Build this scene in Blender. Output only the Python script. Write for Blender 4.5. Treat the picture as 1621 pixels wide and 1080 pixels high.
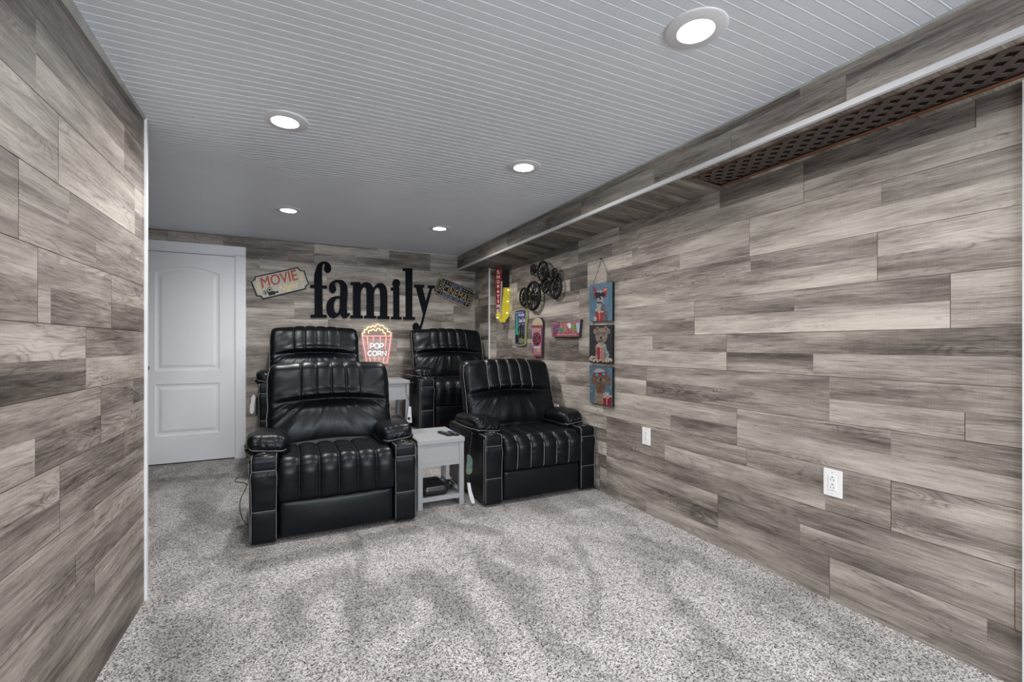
import bpy, bmesh, math, random
from mathutils import Vector, noise
R = math.radians
S = bpy.context.scene
for o in list(bpy.data.objects): bpy.data.objects.remove(o)
col = S.collection

# ------------------------------------------------------------------ camera, world, lights, exposure
CAMH = 1.15
cam = bpy.data.cameras.new('camera'); cam.lens = 16.0; cam.sensor_width = 36.0
cam.shift_y = 6/1621; cam.clip_start = .02
camo = bpy.data.objects.new('camera', cam); col.objects.link(camo)
camo.location = (0, 0, CAMH); camo.rotation_euler = (R(90), 0, -R(26.02)); S.camera = camo

S.view_settings.view_transform = 'Standard'; S.view_settings.look = 'None'
S.view_settings.exposure = 1.05; S.view_settings.gamma = 1.0; S.view_settings.use_curve_mapping = False
w = bpy.data.worlds.new('world'); S.world = w; w.use_nodes = True
w.node_tree.nodes['Background'].inputs[0].default_value = (.9, .95, 1, 1)
w.node_tree.nodes['Background'].inputs[1].default_value = .05
S.cycles.max_bounces = 8; S.cycles.diffuse_bounces = 5; S.cycles.glossy_bounces = 4
S.cycles.sample_clamp_indirect = 6

def cz(x, y):
    return 2.247-.0104*(5.36-y)-.045*math.exp(-((x+.587)**2+(y-2.5)**2)/(2*.4**2))
LIGHTS = [(1.215, 1.094), (-.02, 2.38), (1.256, 2.413), (-.01, 4.066), (1.248, 4.086),
          (0.0, .55), (1.2, -.7), (0.0, -.9), (1.2, -2.2), (0.0, -2.3)]
LPOW = [5.6, 5.6, 6.2, 9.0, 8.2, 5.6, 5.6, 5.6, 5.6, 5.6]
for (x, y), p in zip(LIGHTS, LPOW):
    l = bpy.data.lights.new('downlight_lamp', 'AREA'); l.shape = 'DISK'; l.size = .110
    l.energy = p; l.color = (1, .965, .925); l.spread = R(165)
    lo = bpy.data.objects.new('downlight_lamp', l); col.objects.link(lo)
    lo.location = (x, y, cz(x, y)-.0072)

# fill light added behind the camera to brighten ceiling and walls, no known window
l = bpy.data.lights.new('added_fill_light', 'AREA'); l.shape = 'RECTANGLE'; l.size = 2.2; l.size_y = 1.25
l.energy = 95; l.color = (.90, .95, 1.0)
lo = bpy.data.objects.new('added_fill_light', l); col.objects.link(lo)
lo.location = (.8, -3.30, 1.40); lo.rotation_euler = (R(90), 0, 0)

# ------------------------------------------------------------------ helpers
MATS = {}
def mat(name, c=(.5, .5, .5), rough=.5, metal=0, emit=None, es=0, spec=.5, bump=None, coat=0, alpha=None, var=None, trans=0):
    if name in MATS: return MATS[name]
    m = bpy.data.materials.new(name); m.use_nodes = True; nt = m.node_tree; b = nt.nodes['Principled BSDF']
    b.inputs['Base Color'].default_value = (*c, 1); b.inputs['Roughness'].default_value = rough
    b.inputs['Metallic'].default_value = metal; b.inputs['Specular IOR Level'].default_value = spec
    b.inputs['Coat Weight'].default_value = coat; b.inputs['Coat Roughness'].default_value = .2
    b.inputs['Transmission Weight'].default_value = trans
    if emit: b.inputs['Emission Color'].default_value = (*emit, 1); b.inputs['Emission Strength'].default_value = es
    tc = nt.nodes.new('ShaderNodeTexCoord')
    n = nt.nodes.new('ShaderNodeTexNoise'); n.inputs['Scale'].default_value = (bump or (200, 0))[0]; n.inputs['Detail'].default_value = 3
    nt.links.new(tc.outputs['Object'], n.inputs['Vector'])
    if bump:
        bp = nt.nodes.new('ShaderNodeBump'); bp.inputs['Strength'].default_value = bump[1]; bp.inputs['Distance'].default_value = .002
        nt.links.new(n.outputs['Fac'], bp.inputs['Height']); nt.links.new(bp.outputs['Normal'], b.inputs['Normal'])
    if var:                                  # own colour variation (paint, fabric)
        n2 = nt.nodes.new('ShaderNodeTexNoise'); n2.inputs['Scale'].default_value = var[0]; n2.inputs['Detail'].default_value = 4
        nt.links.new(tc.outputs['Object'], n2.inputs['Vector'])
        r = nt.nodes.new('ShaderNodeValToRGB'); r.color_ramp.elements[0].position = .35; r.color_ramp.elements[1].position = .65
        r.color_ramp.elements[0].color = (*c, 1); r.color_ramp.elements[1].color = (*var[1], 1)
        nt.links.new(n2.outputs['Fac'], r.inputs[0]); nt.links.new(r.outputs[0], b.inputs['Base Color'])
    MATS[name] = m; return m

def P(o, label=None, cat=None, group=None, kind=None):
    if label: o['label'] = label
    if cat: o['category'] = cat
    if group: o['group'] = group
    if kind: o['kind'] = kind
    return o
def empty(name, loc, label, cat, group=None):
    o = bpy.data.objects.new(name, None); col.objects.link(o); o.location = loc; o.empty_display_size = .05
    return P(o, label, cat, group)

class MB:
    def __init__(s): s.v = []; s.f = []; s.m = []; s.sm = []; s.mats = []
    def mi(s, m):
        if m not in s.mats: s.mats.append(m)
        return s.mats.index(m)
    def add(s, vs, fs, m, smooth=False):
        k = len(s.v); i = s.mi(m)
        s.v += [Vector(p) for p in vs]
        for f in fs: s.f.append([a+k for a in f]); s.m.append(i); s.sm.append(smooth)
        return s
    def box(s, a, b, m):
        x0, y0, z0 = a; x1, y1, z1 = b
        return s.add([(x0,y0,z0),(x1,y0,z0),(x1,y1,z0),(x0,y1,z0),(x0,y0,z1),(x1,y0,z1),(x1,y1,z1),(x0,y1,z1)],
              [(0,3,2,1),(4,5,6,7),(0,1,5,4),(1,2,6,5),(2,3,7,6),(3,0,4,7)], m)
    def bbox(s, a, b, m, r=.003):            # bevelled box
        bm = bmesh.new(); g = bmesh.ops.create_cube(bm, size=1)
        for v in bm.verts:
            v.co = Vector([(a[i]+b[i])/2+v.co[i]*(b[i]-a[i]) for i in range(3)])
        bmesh.ops.bevel(bm, geom=list(bm.edges)+list(bm.verts), offset=r, segments=2, affect='EDGES', profile=.6)
        bm.verts.ensure_lookup_table(); bm.verts.index_update()
        s.add([v.co.copy() for v in bm.verts], [[v.index for v in f.verts] for f in bm.faces], m); bm.free(); return s
    def tube(s, pts, r, m, n=6, closed=False):
        pts = [Vector(p) for p in pts]; N = len(pts)
        rr = r if isinstance(r, (list, tuple)) else [r]*N
        up = Vector((0, 0, 1)); vs = []; pn = None
        for i in range(N):
            if closed: t = pts[(i+1) % N]-pts[i-1]
            else: t = pts[min(i+1, N-1)]-pts[max(i-1, 0)]
            t = t.normalized() if t.length > 1e-9 else Vector((0, 0, 1))
            if pn is None:
                a = up if abs(t.dot(up)) < .9 else Vector((1, 0, 0)); pn = (a-t*a.dot(t)).normalized()
            else:
                pn = pn-t*pn.dot(t); pn = pn.normalized() if pn.length > 1e-6 else Vector((1, 0, 0))
            bn = t.cross(pn)
            for k in range(n):
                an = 2*math.pi*k/n; vs.append(pts[i]+(pn*math.cos(an)+bn*math.sin(an))*rr[i])
        fs = []
        for i in range(N if closed else N-1):
            j = (i+1) % N
            for k in range(n): fs.append((i*n+k, i*n+(k+1) % n, j*n+(k+1) % n, j*n+k))
        if not closed: fs += [tuple(range(n))[::-1], tuple((N-1)*n+k for k in range(n))]
        return s.add(vs, fs, m, True)
    def lathe(s, prof, m, org=(0, 0, 0), n=32, ax='z', smooth=True):
        vs = []; fs = []; o = Vector(org)
        for r, h in prof:
            for k in range(n):
                a = 2*math.pi*k/n; c, d = r*math.cos(a), r*math.sin(a)
                vs.append(o+Vector({'z': (c, d, h), 'x': (h, c, d), 'y': (c, h, d)}[ax]))
        for i in range(len(prof)-1):
            for k in range(n): fs.append((i*n+k, i*n+(k+1) % n, (i+1)*n+(k+1) % n, (i+1)*n+k))
        if prof[0][0] > 1e-5 and prof[0][0] < .999: pass
        return s.add(vs, fs, m, smooth)
    def shape(s, splines, F, h0, h1, m):      # 2D outlines (list of (pts, smooth)) filled and mapped by frame F
        cu = bpy.data.curves.new('t', 'CURVE'); cu.dimensions = '2D'; cu.fill_mode = 'BOTH'; cu.extrude = .5; cu.resolution_u = 6
        for pts, sm in splines:
            sp = cu.splines.new('BEZIER'); sp.bezier_points.add(len(pts)-1); sp.use_cyclic_u = True
            for b, p in zip(sp.bezier_points, pts):
                b.co = (p[0], -p[1], 0); t = 'AUTO' if (sm and len(p) < 3) else 'VECTOR'
                b.handle_left_type = b.handle_right_type = t
        s._curve(cu, F, h0, h1, m, lambda c: (c.x, -c.y)); return s
    def _curve(s, cu, F, h0, h1, m, tf):
        o = bpy.data.objects.new('t', cu); col.objects.link(o); bpy.context.view_layer.update()
        dg = bpy.context.evaluated_depsgraph_get(); me = bpy.data.meshes.new_from_object(o.evaluated_get(dg))
        vs = []
        for v in me.vertices:
            x, y = tf(v.co); vs.append(F(x, y, h0+(h1-h0)*(v.co.z+.5)))
        s.add(vs, [list(p.vertices) for p in me.polygons], m)
        bpy.data.objects.remove(o); bpy.data.meshes.remove(me); bpy.data.curves.remove(cu)
    def text(s, txt, cx, cy, hgt, F, h, m, ang=0, wid=None, shear=0, bold=0, th=.0004, skew=0):
        cu = bpy.data.curves.new('t', 'FONT'); cu.body = txt; cu.size = 1; cu.align_x = 'LEFT'; cu.extrude = .5
        cu.shear = shear; cu.resolution_u = 3
        o = bpy.data.objects.new('t', cu); col.objects.link(o); bpy.context.view_layer.update()
        dg = bpy.context.evaluated_depsgraph_get(); me = bpy.data.meshes.new_from_object(o.evaluated_get(dg))
        xs = [v.co.x for v in me.vertices]; ys = [v.co.y for v in me.vertices]
        x0, x1, y0, y1 = min(xs), max(xs), min(ys), max(ys); sy = hgt/(y1-y0); sx = wid/(x1-x0) if wid else sy
        ca, sa = math.cos(ang), math.sin(ang)
        for k_, (du, dq) in enumerate(((-1, 0), (1, 0), (0, -1), (0, 1)) if bold > 0 else ((0, 0),)):
            vs = []
            for v in me.vertices:
                u = (v.co.x-(x0+x1)/2+du*bold)*sx; q = -(v.co.y-(y0+y1)/2+dq*bold*.6)*sy
                vs.append(F(cx+u*ca+q*sa, cy-u*sa+q*ca+skew*u, h+th*(v.co.z+.5)+k_*.00002))
            s.add(vs, [list(p.vertices) for p in me.polygons], m)
        bpy.data.objects.remove(o); bpy.data.meshes.remove(me); bpy.data.curves.remove(cu); return s
    def build(s, name, parent=None, label=None, cat=None, group=None, kind=None, base=True):
        off = Vector((0, 0, 0))
        if parent:
            pp = parent
            while pp: off += pp.location; pp = pp.parent
        elif base and kind != 'structure':
            xs = [v.x for v in s.v]; ys = [v.y for v in s.v]; zs = [v.z for v in s.v]
            off = Vector(((min(xs)+max(xs))/2, (min(ys)+max(ys))/2, min(zs)))
        me = bpy.data.meshes.new(name); me.from_pydata([v-off for v in s.v], [], s.f)
        for m in s.mats: me.materials.append(m)
        me.polygons.foreach_set('material_index', s.m); me.polygons.foreach_set('use_smooth', s.sm)
        bm = bmesh.new(); bm.from_mesh(me); bmesh.ops.remove_doubles(bm, verts=bm.verts, dist=1e-6)
        bmesh.ops.recalc_face_normals(bm, faces=bm.faces); bm.to_mesh(me); bm.free(); me.update()
        o = bpy.data.objects.new(name, me); col.objects.link(o)
        if parent: o.parent = parent
        else: o.location = off
        return P(o, label, cat, group, kind)

# pixel column -> ray in room axes (X right, Y into the room), for reading places off the photograph
def ab(px):
    d = px-810.5
    return 315.9+.8986*d, 647.0-.4387*d
XR = 2.19; YB = 5.36
def FR(ox, oy, s, D):                          # frame on the right wall; D = how far the face stands off the wall
    def f(x, y, h=0):
        a, b = ab(ox+x/s); X = XR-D
        return Vector((X-h, X*b/a, CAMH+(546-(oy+y/s))*X/a))
    return f
def FB(ox, oy, s, D):                          # frame on the back wall
    def f(x, y, h=0):
        a, b = ab(ox+x/s); Y = YB-D
        return Vector((Y*a/b, Y-h, CAMH+(546-(oy+y/s))*Y/b))
    return f
def yr(px): a, b = ab(px); return XR*b/a       # place along the right wall
LX0, LY0, LK = -.5868, 2.562, .0195
def yl(px):
    a, b = ab(px); t = (LX0-LK*LY0)/(a-LK*b); return b*t

# ------------------------------------------------------------------ materials
def nodes(name):
    m = bpy.data.materials.new(name); m.use_nodes = True; nt = m.node_tree
    return m, nt, nt.nodes['Principled BSDF'], nt.nodes.new, nt.links.new
def wood_mat():
    m, nt, b, N, L = nodes('weathered_oak_laminate')
    uv = N('ShaderNodeUVMap'); at = N('ShaderNodeAttribute'); at.attribute_name = 'pv'
    sep = N('ShaderNodeSeparateColor'); L(at.outputs['Color'], sep.inputs[0])
    def mth(op, a, c=None, d=None):
        n = N('ShaderNodeMath'); n.operation = op
        for i, q in enumerate((a, c, d)):
            if q is None: continue
            if isinstance(q, (int, float)): n.inputs[i].default_value = q
            else: L(q, n.inputs[i])
        return n.outputs[0]
    sx = N('ShaderNodeSeparateXYZ'); L(uv.outputs[0], sx.inputs[0])
    u, v = sx.outputs[0], sx.outputs[1]
    def vec(su, sv, k):
        c = N('ShaderNodeCombineXYZ'); L(mth('MULTIPLY_ADD', u, su, mth('MULTIPLY', sep.outputs[1], 37.0*k)), c.inputs[0])
        L(mth('MULTIPLY_ADD', v, sv, mth('MULTIPLY', sep.outputs[2], 23.0*k)), c.inputs[1]); L(mth('MULTIPLY', sep.outputs[1], 11*k), c.inputs[2])
        return c.outputs[0]
    def noi(vc, sc, det, dist=0, ro=.6):
        n = N('ShaderNodeTexNoise'); n.inputs['Scale'].default_value = sc; n.inputs['Detail'].default_value = det
        n.inputs['Distortion'].default_value = dist; n.inputs['Roughness'].default_value = ro; L(vc, n.inputs['Vector']); return n.outputs['Fac']
    broad = noi(vec(1.3, 9, 1), 1, 3, .3)
    grain = noi(vec(6, 130, 2), 1, 8, .8, .78)
    fine = noi(vec(14, 420, 3), 1, 3, 0, .7)
    # figure: contour lines of a stretched noise make the cathedral grain
    fig = noi(vec(1.7, 11, 4), 1, 2, .6)
    fgm = noi(vec(1.1, 6, 8), 1, 2); fgk = N('ShaderNodeMapRange'); fgk.inputs[1].default_value = .48; fgk.inputs[2].default_value = .62; L(fgm, fgk.inputs[0])
    fg = mth('MULTIPLY_ADD', mth('POWER', mth('ABSOLUTE', mth('SINE', mth('MULTIPLY', fig, 60))), .45), fgk.outputs[0], mth('SUBTRACT', .7, mth('MULTIPLY', fgk.outputs[0], .7)))
    crack = noi(vec(3.6, 85, 5), 1, 6, 1.1, .8)
    ck = N('ShaderNodeMapRange'); ck.inputs[1].default_value = .57; ck.inputs[2].default_value = .65; L(crack, ck.inputs[0])
    knot = noi(vec(4.5, 16, 6), 1, 4, 1.5, .7)
    kn = N('ShaderNodeMapRange'); kn.inputs[1].default_value = .64; kn.inputs[2].default_value = .80; L(knot, kn.inputs[0])
    saw = noi(vec(340, 14, 7), 1, 3)
    t = mth('MULTIPLY_ADD', sep.outputs[0], .64, .265)
    t = mth('MULTIPLY_ADD', mth('SUBTRACT', broad, .5), 1.35, t)
    t = mth('MULTIPLY_ADD', mth('SUBTRACT', grain, .5), 1.15, t)
    t = mth('MULTIPLY_ADD', mth('SUBTRACT', fine, .5), .30, t)
    t = mth('MULTIPLY_ADD', mth('SUBTRACT', saw, .5), .13, t)
    t = mth('MULTIPLY_ADD', mth('SUBTRACT', fg, .7), .30, t)
    t = mth('MULTIPLY_ADD', ck.outputs[0], -.30, t)
    t = mth('MULTIPLY_ADD', kn.outputs[0], -.30, t)
    r = N('ShaderNodeValToRGB'); L(t, r.inputs[0]); e = r.color_ramp.elements
    e[0].position = 0.0; e[0].color = (.036, .030, .026, 1)
    e[1].position = 1.0; e[1].color = (.56, .52, .465, 1)
    for p_, c_ in ((.22, (.095, .082, .073)), (.45, (.205, .181, .160)), (.7, (.365, .334, .298))):
        q = e.new(p_); q.color = (*c_, 1)
    L(r.outputs[0], b.inputs['Base Color']); b.inputs['Roughness'].default_value = .52; b.inputs['Specular IOR Level'].default_value = .35
    bp = N('ShaderNodeBump'); bp.inputs['Strength'].default_value = .25; bp.inputs['Distance'].default_value = .001
    L(grain, bp.inputs['Height']); L(bp.outputs[0], b.inputs['Normal'])
    return m
WOOD = wood_mat()
GAP = mat('raw_board_edge', (.10, .05, .028), .8)

MARKS = [(270, 1000, 340, 1020, .13), (230, 1060, 300, 1060, .13), (250, 1020, 320, 1075, .12), (560, 960, 600, 1000, .07), (820, 950, 870, 1010, .05), (1080, 960, 1140, 1030, .05), (665, 915, 725, 975, .07), (690, 990, 650, 1040, .05), (530, 915, 590, 945, .10), (770, 900, 830, 925, .08),
         (400, 895, 560, 860, .06), (580, 850, 660, 838, .05), (905, 850, 948, 930, .03), (948, 930, 940, 990, .03), (860, 1020, 930, 1045, .04), (450, 950, 480, 1010, .06), (1000, 850, 1060, 885, .06),
         (720, 830, 780, 845, .05), (960, 810, 1000, 830, .05), (300, 800, 360, 830, .08), (260, 760, 380, 752, .08), (880, 885, 900, 900, .05)]
def carpet_mat():
    m, nt, b, N, L = nodes('speckled_grey_carpet')
    tc = N('ShaderNodeTexCoord')
    def noi(sc, det, dist=0, vec=None, ro=.5):
        n = N('ShaderNodeTexNoise'); n.inputs['Scale'].default_value = sc; n.inputs['Detail'].default_value = det
        n.inputs['Distortion'].default_value = dist; n.inputs['Roughness'].default_value = ro; L(vec or tc.outputs['Object'], n.inputs['Vector']); return n.outputs['Fac']
    vo = N('ShaderNodeTexVoronoi'); vo.inputs['Scale'].default_value = 230; L(tc.outputs['Object'], vo.inputs['Vector'])
    sc = N('ShaderNodeSeparateColor'); L(vo.outputs['Color'], sc.inputs[0])
    r = N('ShaderNodeValToRGB'); L(sc.outputs[0], r.inputs[0]); e = r.color_ramp.elements
    r.color_ramp.interpolation = 'LINEAR'
    e[0].position = 0; e[0].color = (.045, .04, .038, 1); e[1].position = 1; e[1].color = (.70, .69, .70, 1)
    for p_, c_ in ((.12, (.11, .10, .095)), (.3, (.29, .275, .27)), (.6, (.46, .445, .445)), (.85, (.60, .585, .585))):
        q = e.new(p_); q.color = (*c_, 1)
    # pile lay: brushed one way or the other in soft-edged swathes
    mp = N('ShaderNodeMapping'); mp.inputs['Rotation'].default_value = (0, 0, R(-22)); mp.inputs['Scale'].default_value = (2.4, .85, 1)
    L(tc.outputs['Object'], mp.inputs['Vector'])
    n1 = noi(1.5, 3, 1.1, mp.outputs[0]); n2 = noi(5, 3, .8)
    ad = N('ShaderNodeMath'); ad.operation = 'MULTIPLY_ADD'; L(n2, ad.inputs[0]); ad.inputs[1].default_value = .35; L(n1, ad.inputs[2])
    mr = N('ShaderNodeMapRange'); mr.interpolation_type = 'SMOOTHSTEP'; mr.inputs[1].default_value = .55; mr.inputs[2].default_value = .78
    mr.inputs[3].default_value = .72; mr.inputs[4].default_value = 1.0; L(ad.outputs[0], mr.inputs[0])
    # single brush strokes and footmarks left in the pile
    def mth(op, a, c=None, d=None):
        n = N('ShaderNodeMath'); n.operation = op
        for i, q in enumerate((a, c, d)):
            if q is None: continue
            if isinstance(q, (int, float)): n.inputs[i].default_value = q
            else: L(q, n.inputs[i])
        return n.outputs[0]
    wn = N('ShaderNodeTexNoise'); wn.inputs['Scale'].default_value = 6; wn.inputs['Detail'].default_value = 4; L(tc.outputs['Object'], wn.inputs['Vector'])
    wv = N('ShaderNodeVectorMath'); wv.operation = 'MULTIPLY_ADD'; L(wn.outputs['Color'], wv.inputs[0]); wv.inputs[1].default_value = (.10, .10, 0); L(tc.outputs['Object'], wv.inputs[2])
    sp = N('ShaderNodeSeparateXYZ'); L(wv.outputs[0], sp.inputs[0]); X, Y = mth('SUBTRACT', sp.outputs[0], .05), mth('SUBTRACT', sp.outputs[1], .05)
    mask = None
    def gp(px, py):
        d = px-810.5; t = CAMH/(py-546); return (315.9+.8986*d)*t, (647.0-.4387*d)*t
    for (xa, ya, xb, yb, wd) in MARKS:
        (ax, ay), (bx, by) = gp(xa, ya), gp(xb, yb); dx, dy = bx-ax, by-ay; LL = dx*dx+dy*dy+1e-6
        px_, py_ = mth('SUBTRACT', X, ax), mth('SUBTRACT', Y, ay)
        hh = N('ShaderNodeClamp'); L(mth('ADD', mth('MULTIPLY', px_, dx/LL), mth('MULTIPLY', py_, dy/LL)), hh.inputs[0])
        ex = mth('SUBTRACT', px_, mth('MULTIPLY', hh.outputs[0], dx)); ey = mth('SUBTRACT', py_, mth('MULTIPLY', hh.outputs[0], dy))
        dd = mth('SQRT', mth('ADD', mth('MULTIPLY', ex, ex), mth('MULTIPLY', ey, ey)))
        q = N('ShaderNodeMapRange'); q.interpolation_type = 'SMOOTHSTEP'; q.inputs[1].default_value = wd*.55; q.inputs[2].default_value = wd*1.5; q.inputs[3].default_value = 1; q.inputs[4].default_value = 0
        L(dd, q.inputs[0]); mask = q.outputs[0] if mask is None else mth('MAXIMUM', mask, q.outputs[0])
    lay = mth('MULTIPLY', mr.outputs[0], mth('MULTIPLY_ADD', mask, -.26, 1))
    mx = N('ShaderNodeMix'); mx.data_type = 'RGBA'; mx.blend_type = 'MULTIPLY'; mx.inputs[0].default_value = 1
    L(r.outputs[0], mx.inputs[6]); L(lay, mx.inputs[7])
    L(mx.outputs[2], b.inputs['Base Color']); b.inputs['Roughness'].default_value = .95; b.inputs['Specular IOR Level'].default_value = .1
    bp = N('ShaderNodeBump'); bp.inputs['Strength'].default_value = .7; bp.inputs['Distance'].default_value = .004
    L(sc.outputs[0], bp.inputs['Height']); L(bp.outputs[0], b.inputs['Normal'])
    return m
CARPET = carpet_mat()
WHITE = mat('white_trim_paint', (.70, .71, .74), .4)
DOORW = mat('white_door_paint', (.80, .82, .86), .38)
CEIL = mat('pvc_beadboard', (.75, .79, .86), .38, spec=.45, var=(3, (.72, .76, .83)))
LEATHER = mat('black_bonded_leather', (.003, .0035, .005), .36, spec=.24, bump=(75, .22))
LEATHER2 = mat('black_leather_side', (.003, .0033, .0045), .5, spec=.2, bump=(420, .1))
for _m in (LEATHER, LEATHER2): _m.node_tree.nodes['Principled BSDF'].inputs['Specular Tint'].default_value = (.86, .94, 1, 1)
THREAD = mat('grey_piping_thread', (.20, .195, .19), .6)
THREADL = mat('pale_piping_thread', (.36, .355, .35), .55)
THREADD = mat('dark_seam_thread', (.02, .02, .023), .6)
BLK = mat('black_painted_metal', (.004, .004, .0045), .55, spec=.25)
LETTER = mat('black_letter_paint', (.0028, .0036, .0065), .7, spec=.1)
PLAS = mat('black_plastic', (.012, .012, .014), .3)
TABLE = mat('grey_painted_table', (.29, .30, .315), .45)
OUTL = mat('white_outlet_plastic', (.82, .83, .84), .3)
DARK = mat('dark_hole', (.01, .01, .01), .8)

# ------------------------------------------------------------------ room shell
def uvwall(name, quads, kind='structure', parent=None, back=None):
    """quads: list of (4 corners, 4 uv, tone, seedA, seedB); back = MB with the backing"""
    me = bpy.data.meshes.new(name); vs = []; fs = []; mi = []
    for q in quads: k = len(vs); vs += [Vector(p) for p in q[0]]; fs.append((k, k+1, k+2, k+3)); mi.append(0)
    if back:
        k = len(vs); vs += back.v
        for f in back.f: fs.append([a+k for a in f]); mi.append(1)
    me.from_pydata(vs, [], fs); me.materials.append(WOOD); me.materials.append(GAP)
    me.polygons.foreach_set('material_index', mi)
    me.attributes.new('pv', 'FLOAT_COLOR', 'CORNER'); me.uv_layers.new(name='UVMap')
    uv = me.uv_layers['UVMap']; at = me.attributes['pv']
    for i, q in enumerate(quads):
        for j in range(4): uv.data[i*4+j].uv = q[1][j]; at.data[i*4+j].color = (q[2], q[3], q[4], 1)
    o = bpy.data.objects.new(name, me); col.objects.link(o)
    if parent: o.parent = parent
    return P(o, kind=kind)

def boards(org, U, V, u0, u1, v0, v1, vseam, rnd, spec=None, hole=None, N=None, L=1.285, g=.0010, strip=.10175, tone=(.12, .75), off=0):
    """planks on a plane: org + u*U + v*V, boards 2 strips wide; spec[i] = list of (u, tone, is_board_end) explicit joints for strip i"""
    org, U, V = Vector(org), Vector(U), Vector(V); quads = []
    i0 = math.floor((v0-vseam)/strip+1e-6); i1 = math.ceil((v1-vseam)/strip-1e-6)
    ends = {}
    for i in range(i0, i1):
        b = i//2
        if b not in ends:
            ends[b] = []; x = u0-rnd.random()*L
            while x < u1+L: ends[b].append(x); x += L
        va = max(v0, vseam+i*strip); vb = min(v1, vseam+(i+1)*strip)
        if vb-va < .002: continue
        if i % 2 == 0 and va > v0: va += g
        if i % 2 == 1 and vb < v1: vb -= g
        js = []
        sp = spec.get(i) if spec else None
        lim = sp[0][0] if sp else u1               # explicit part covers u >= lim ... (first entry start)
        segs = []
        xs = ends[b]
        for a, c in zip(xs, xs[1:]):
            a2, c2 = max(a, u0), min(c, lim)
            if c2-a2 < .003: continue
            cut = [a]
            m = rnd.random()
            if m < .75: cut.append(a+L*rnd.choice([.2, .35, .5, .62, .8]))
            cut.append(c)
            for p, q in zip(cut, cut[1:]):
                pa, qa = max(p, a2), min(q, c2)
                if qa-pa < .003: continue
                segs.append((pa+(g if p == a else 0), qa-(g if q == c else 0), rnd.uniform(*tone)))
        if sp:
            for (ua, tn, en), (ub, _, en2) in zip(sp, sp[1:]+[(u1, 0, 0)]):
                ua2, ub2 = max(ua, u0), min(ub, u1)
                if ub2-ua2 > .003: segs.append((ua2+(g if en else 0), ub2-(g if en2 else 0), tn))
        for ua, ub, tn in segs:
            rs = [(ua, ub, va, vb)]
            if hole:
                nr = []
                for (a, c, d, e) in rs:
                    h0, h1, h2, h3 = hole
                    if c <= h0 or a >= h1 or e <= h2 or d >= h3: nr.append((a, c, d, e)); continue
                    if a < h0: nr.append((a, h0, d, e))
                    if c > h1: nr.append((h1, c, d, e))
                    aa, cc = max(a, h0), min(c, h1)
                    if d < h2: nr.append((aa, cc, d, h2))
                    if e > h3: nr.append((aa, cc, h3, e))
                rs = nr
            sa, sb = rnd.random(), rnd.random()
            for (a, c, d, e) in rs:
                P4 = [org+U*x+V*y for x, y in ((a, d), (c, d), (c, e), (a, e))]
                quads.append((P4, [(a+off, d), (c+off, d), (c+off, e), (a+off, e)], tn, sa, sb))
    return quads

rnd = random.Random(11)
# floor
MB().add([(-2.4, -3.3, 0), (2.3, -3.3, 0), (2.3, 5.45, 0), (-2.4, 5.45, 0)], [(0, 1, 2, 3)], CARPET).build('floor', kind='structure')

# right wall: explicit joints read from the photograph, T0 is the top strip
def RJ(T, lst):
    return T, lst
TR = {0: [(980, .42, 0), (1139, .15, 0), (1272, .16, 1), (1544, .32, 1)], 1: [(1010, .5, 0), (1272, .62, 1)],
      2: [(1000, .55, 0), (1186, .6, 1), (1394.6, .38, 0)], 3: [(960, .25, 0), (1076, .55, 0), (1186, .72, 1)],
      4: [(979, .35, 1), (1188, .28, 0), (1388.5, .72, 1)], 5: [(950, .5, 0), (1053, .68, 0), (1388.5, .42, 1)],
      6: [(960, .6, 0), (1099, .36, 1), (1257, .34, 0), (1503.8, .58, 1)], 7: [(960, .25, 0), (1099, .84, 1), (1503.8, .46, 1)],
      8: [(960, .58, 0), (1032.7, .36, 0), (1150, .40, 1)], 9: [(960, .66, 0), (1150, .18, 1), (1287, .62, 0)],
      10: [(955, .42, 0), (1023, .40, 1), (1312.7, .42, 0)], 11: [(955, .6, 0), (1023, .18, 1), (1111, .46, 0), (1312.7, .52, 0), (1527, .28, 1)],
      12: [(955, .5, 0), (1166, .52, 1), (1410, .26, 0)], 13: [(955, .62, 0), (1061, .2, 0), (1166, .6, 1)],
      14: [(960, .4, 0), (1181.6, .36, 1), (1410, .48, 1)], 15: [(960, .28, 0), (1051.6, .68, 1), (1306, .3, 0), (1410, .52, 1)],
      16: [(960, .4, 0), (1038, .38, 1), (1606, .6, 1)], 17: [(960, .5, 0), (1136, .18, 1), (1266, .5, 0), (1606, .55, 1)],
      18: [(960, .25, 0), (1136, .28, 1), (1312.7, .52, 1), (1562, .38, 0)], 19: [(960, .22, 0), (1022, .52, 1), (1312.7, .36, 1)]}
# u runs from the far corner towards the camera: u = 4.9 - Y
specR = {}
for T, l in TR.items():
    i = 17-T          # strip index from seam z=.193 ; T0 top = .193+18*.10175
    specR[i] = [(4.9-yr(px), tn, en) for px, tn, en in l]
qR = boards((XR, 4.9, 0), (0, -1, 0), (0, 0, 1), 0, 4.3, .0, 2.026, .193, rnd, specR)
qR += boards((XR, .6, 0), (0, -1, 0), (0, 0, 1), 0, 3.8, .0, 2.026, .193, rnd)
bk = MB().box((XR+.0015, -3.3, 0), (XR+.06, 4.96, 2.30), GAP)
uvwall('wall_right', qR, back=bk)
# small jog of the right wall near the back corner
qJ = boards((2.10, 5.36, 0), (0, -1, 0), (0, 0, 1), 0, .46, 0, 2.076, .193, rnd)
qJ += boards((2.10, 4.9, 0), (1, 0, 0), (0, 0, 1), 0, .09, 0, 2.076, .193, rnd)
uvwall('wall_right_return', qJ, back=MB().box((2.1015, 4.9015, 0), (2.24, 5.42, 2.30), GAP))
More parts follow.
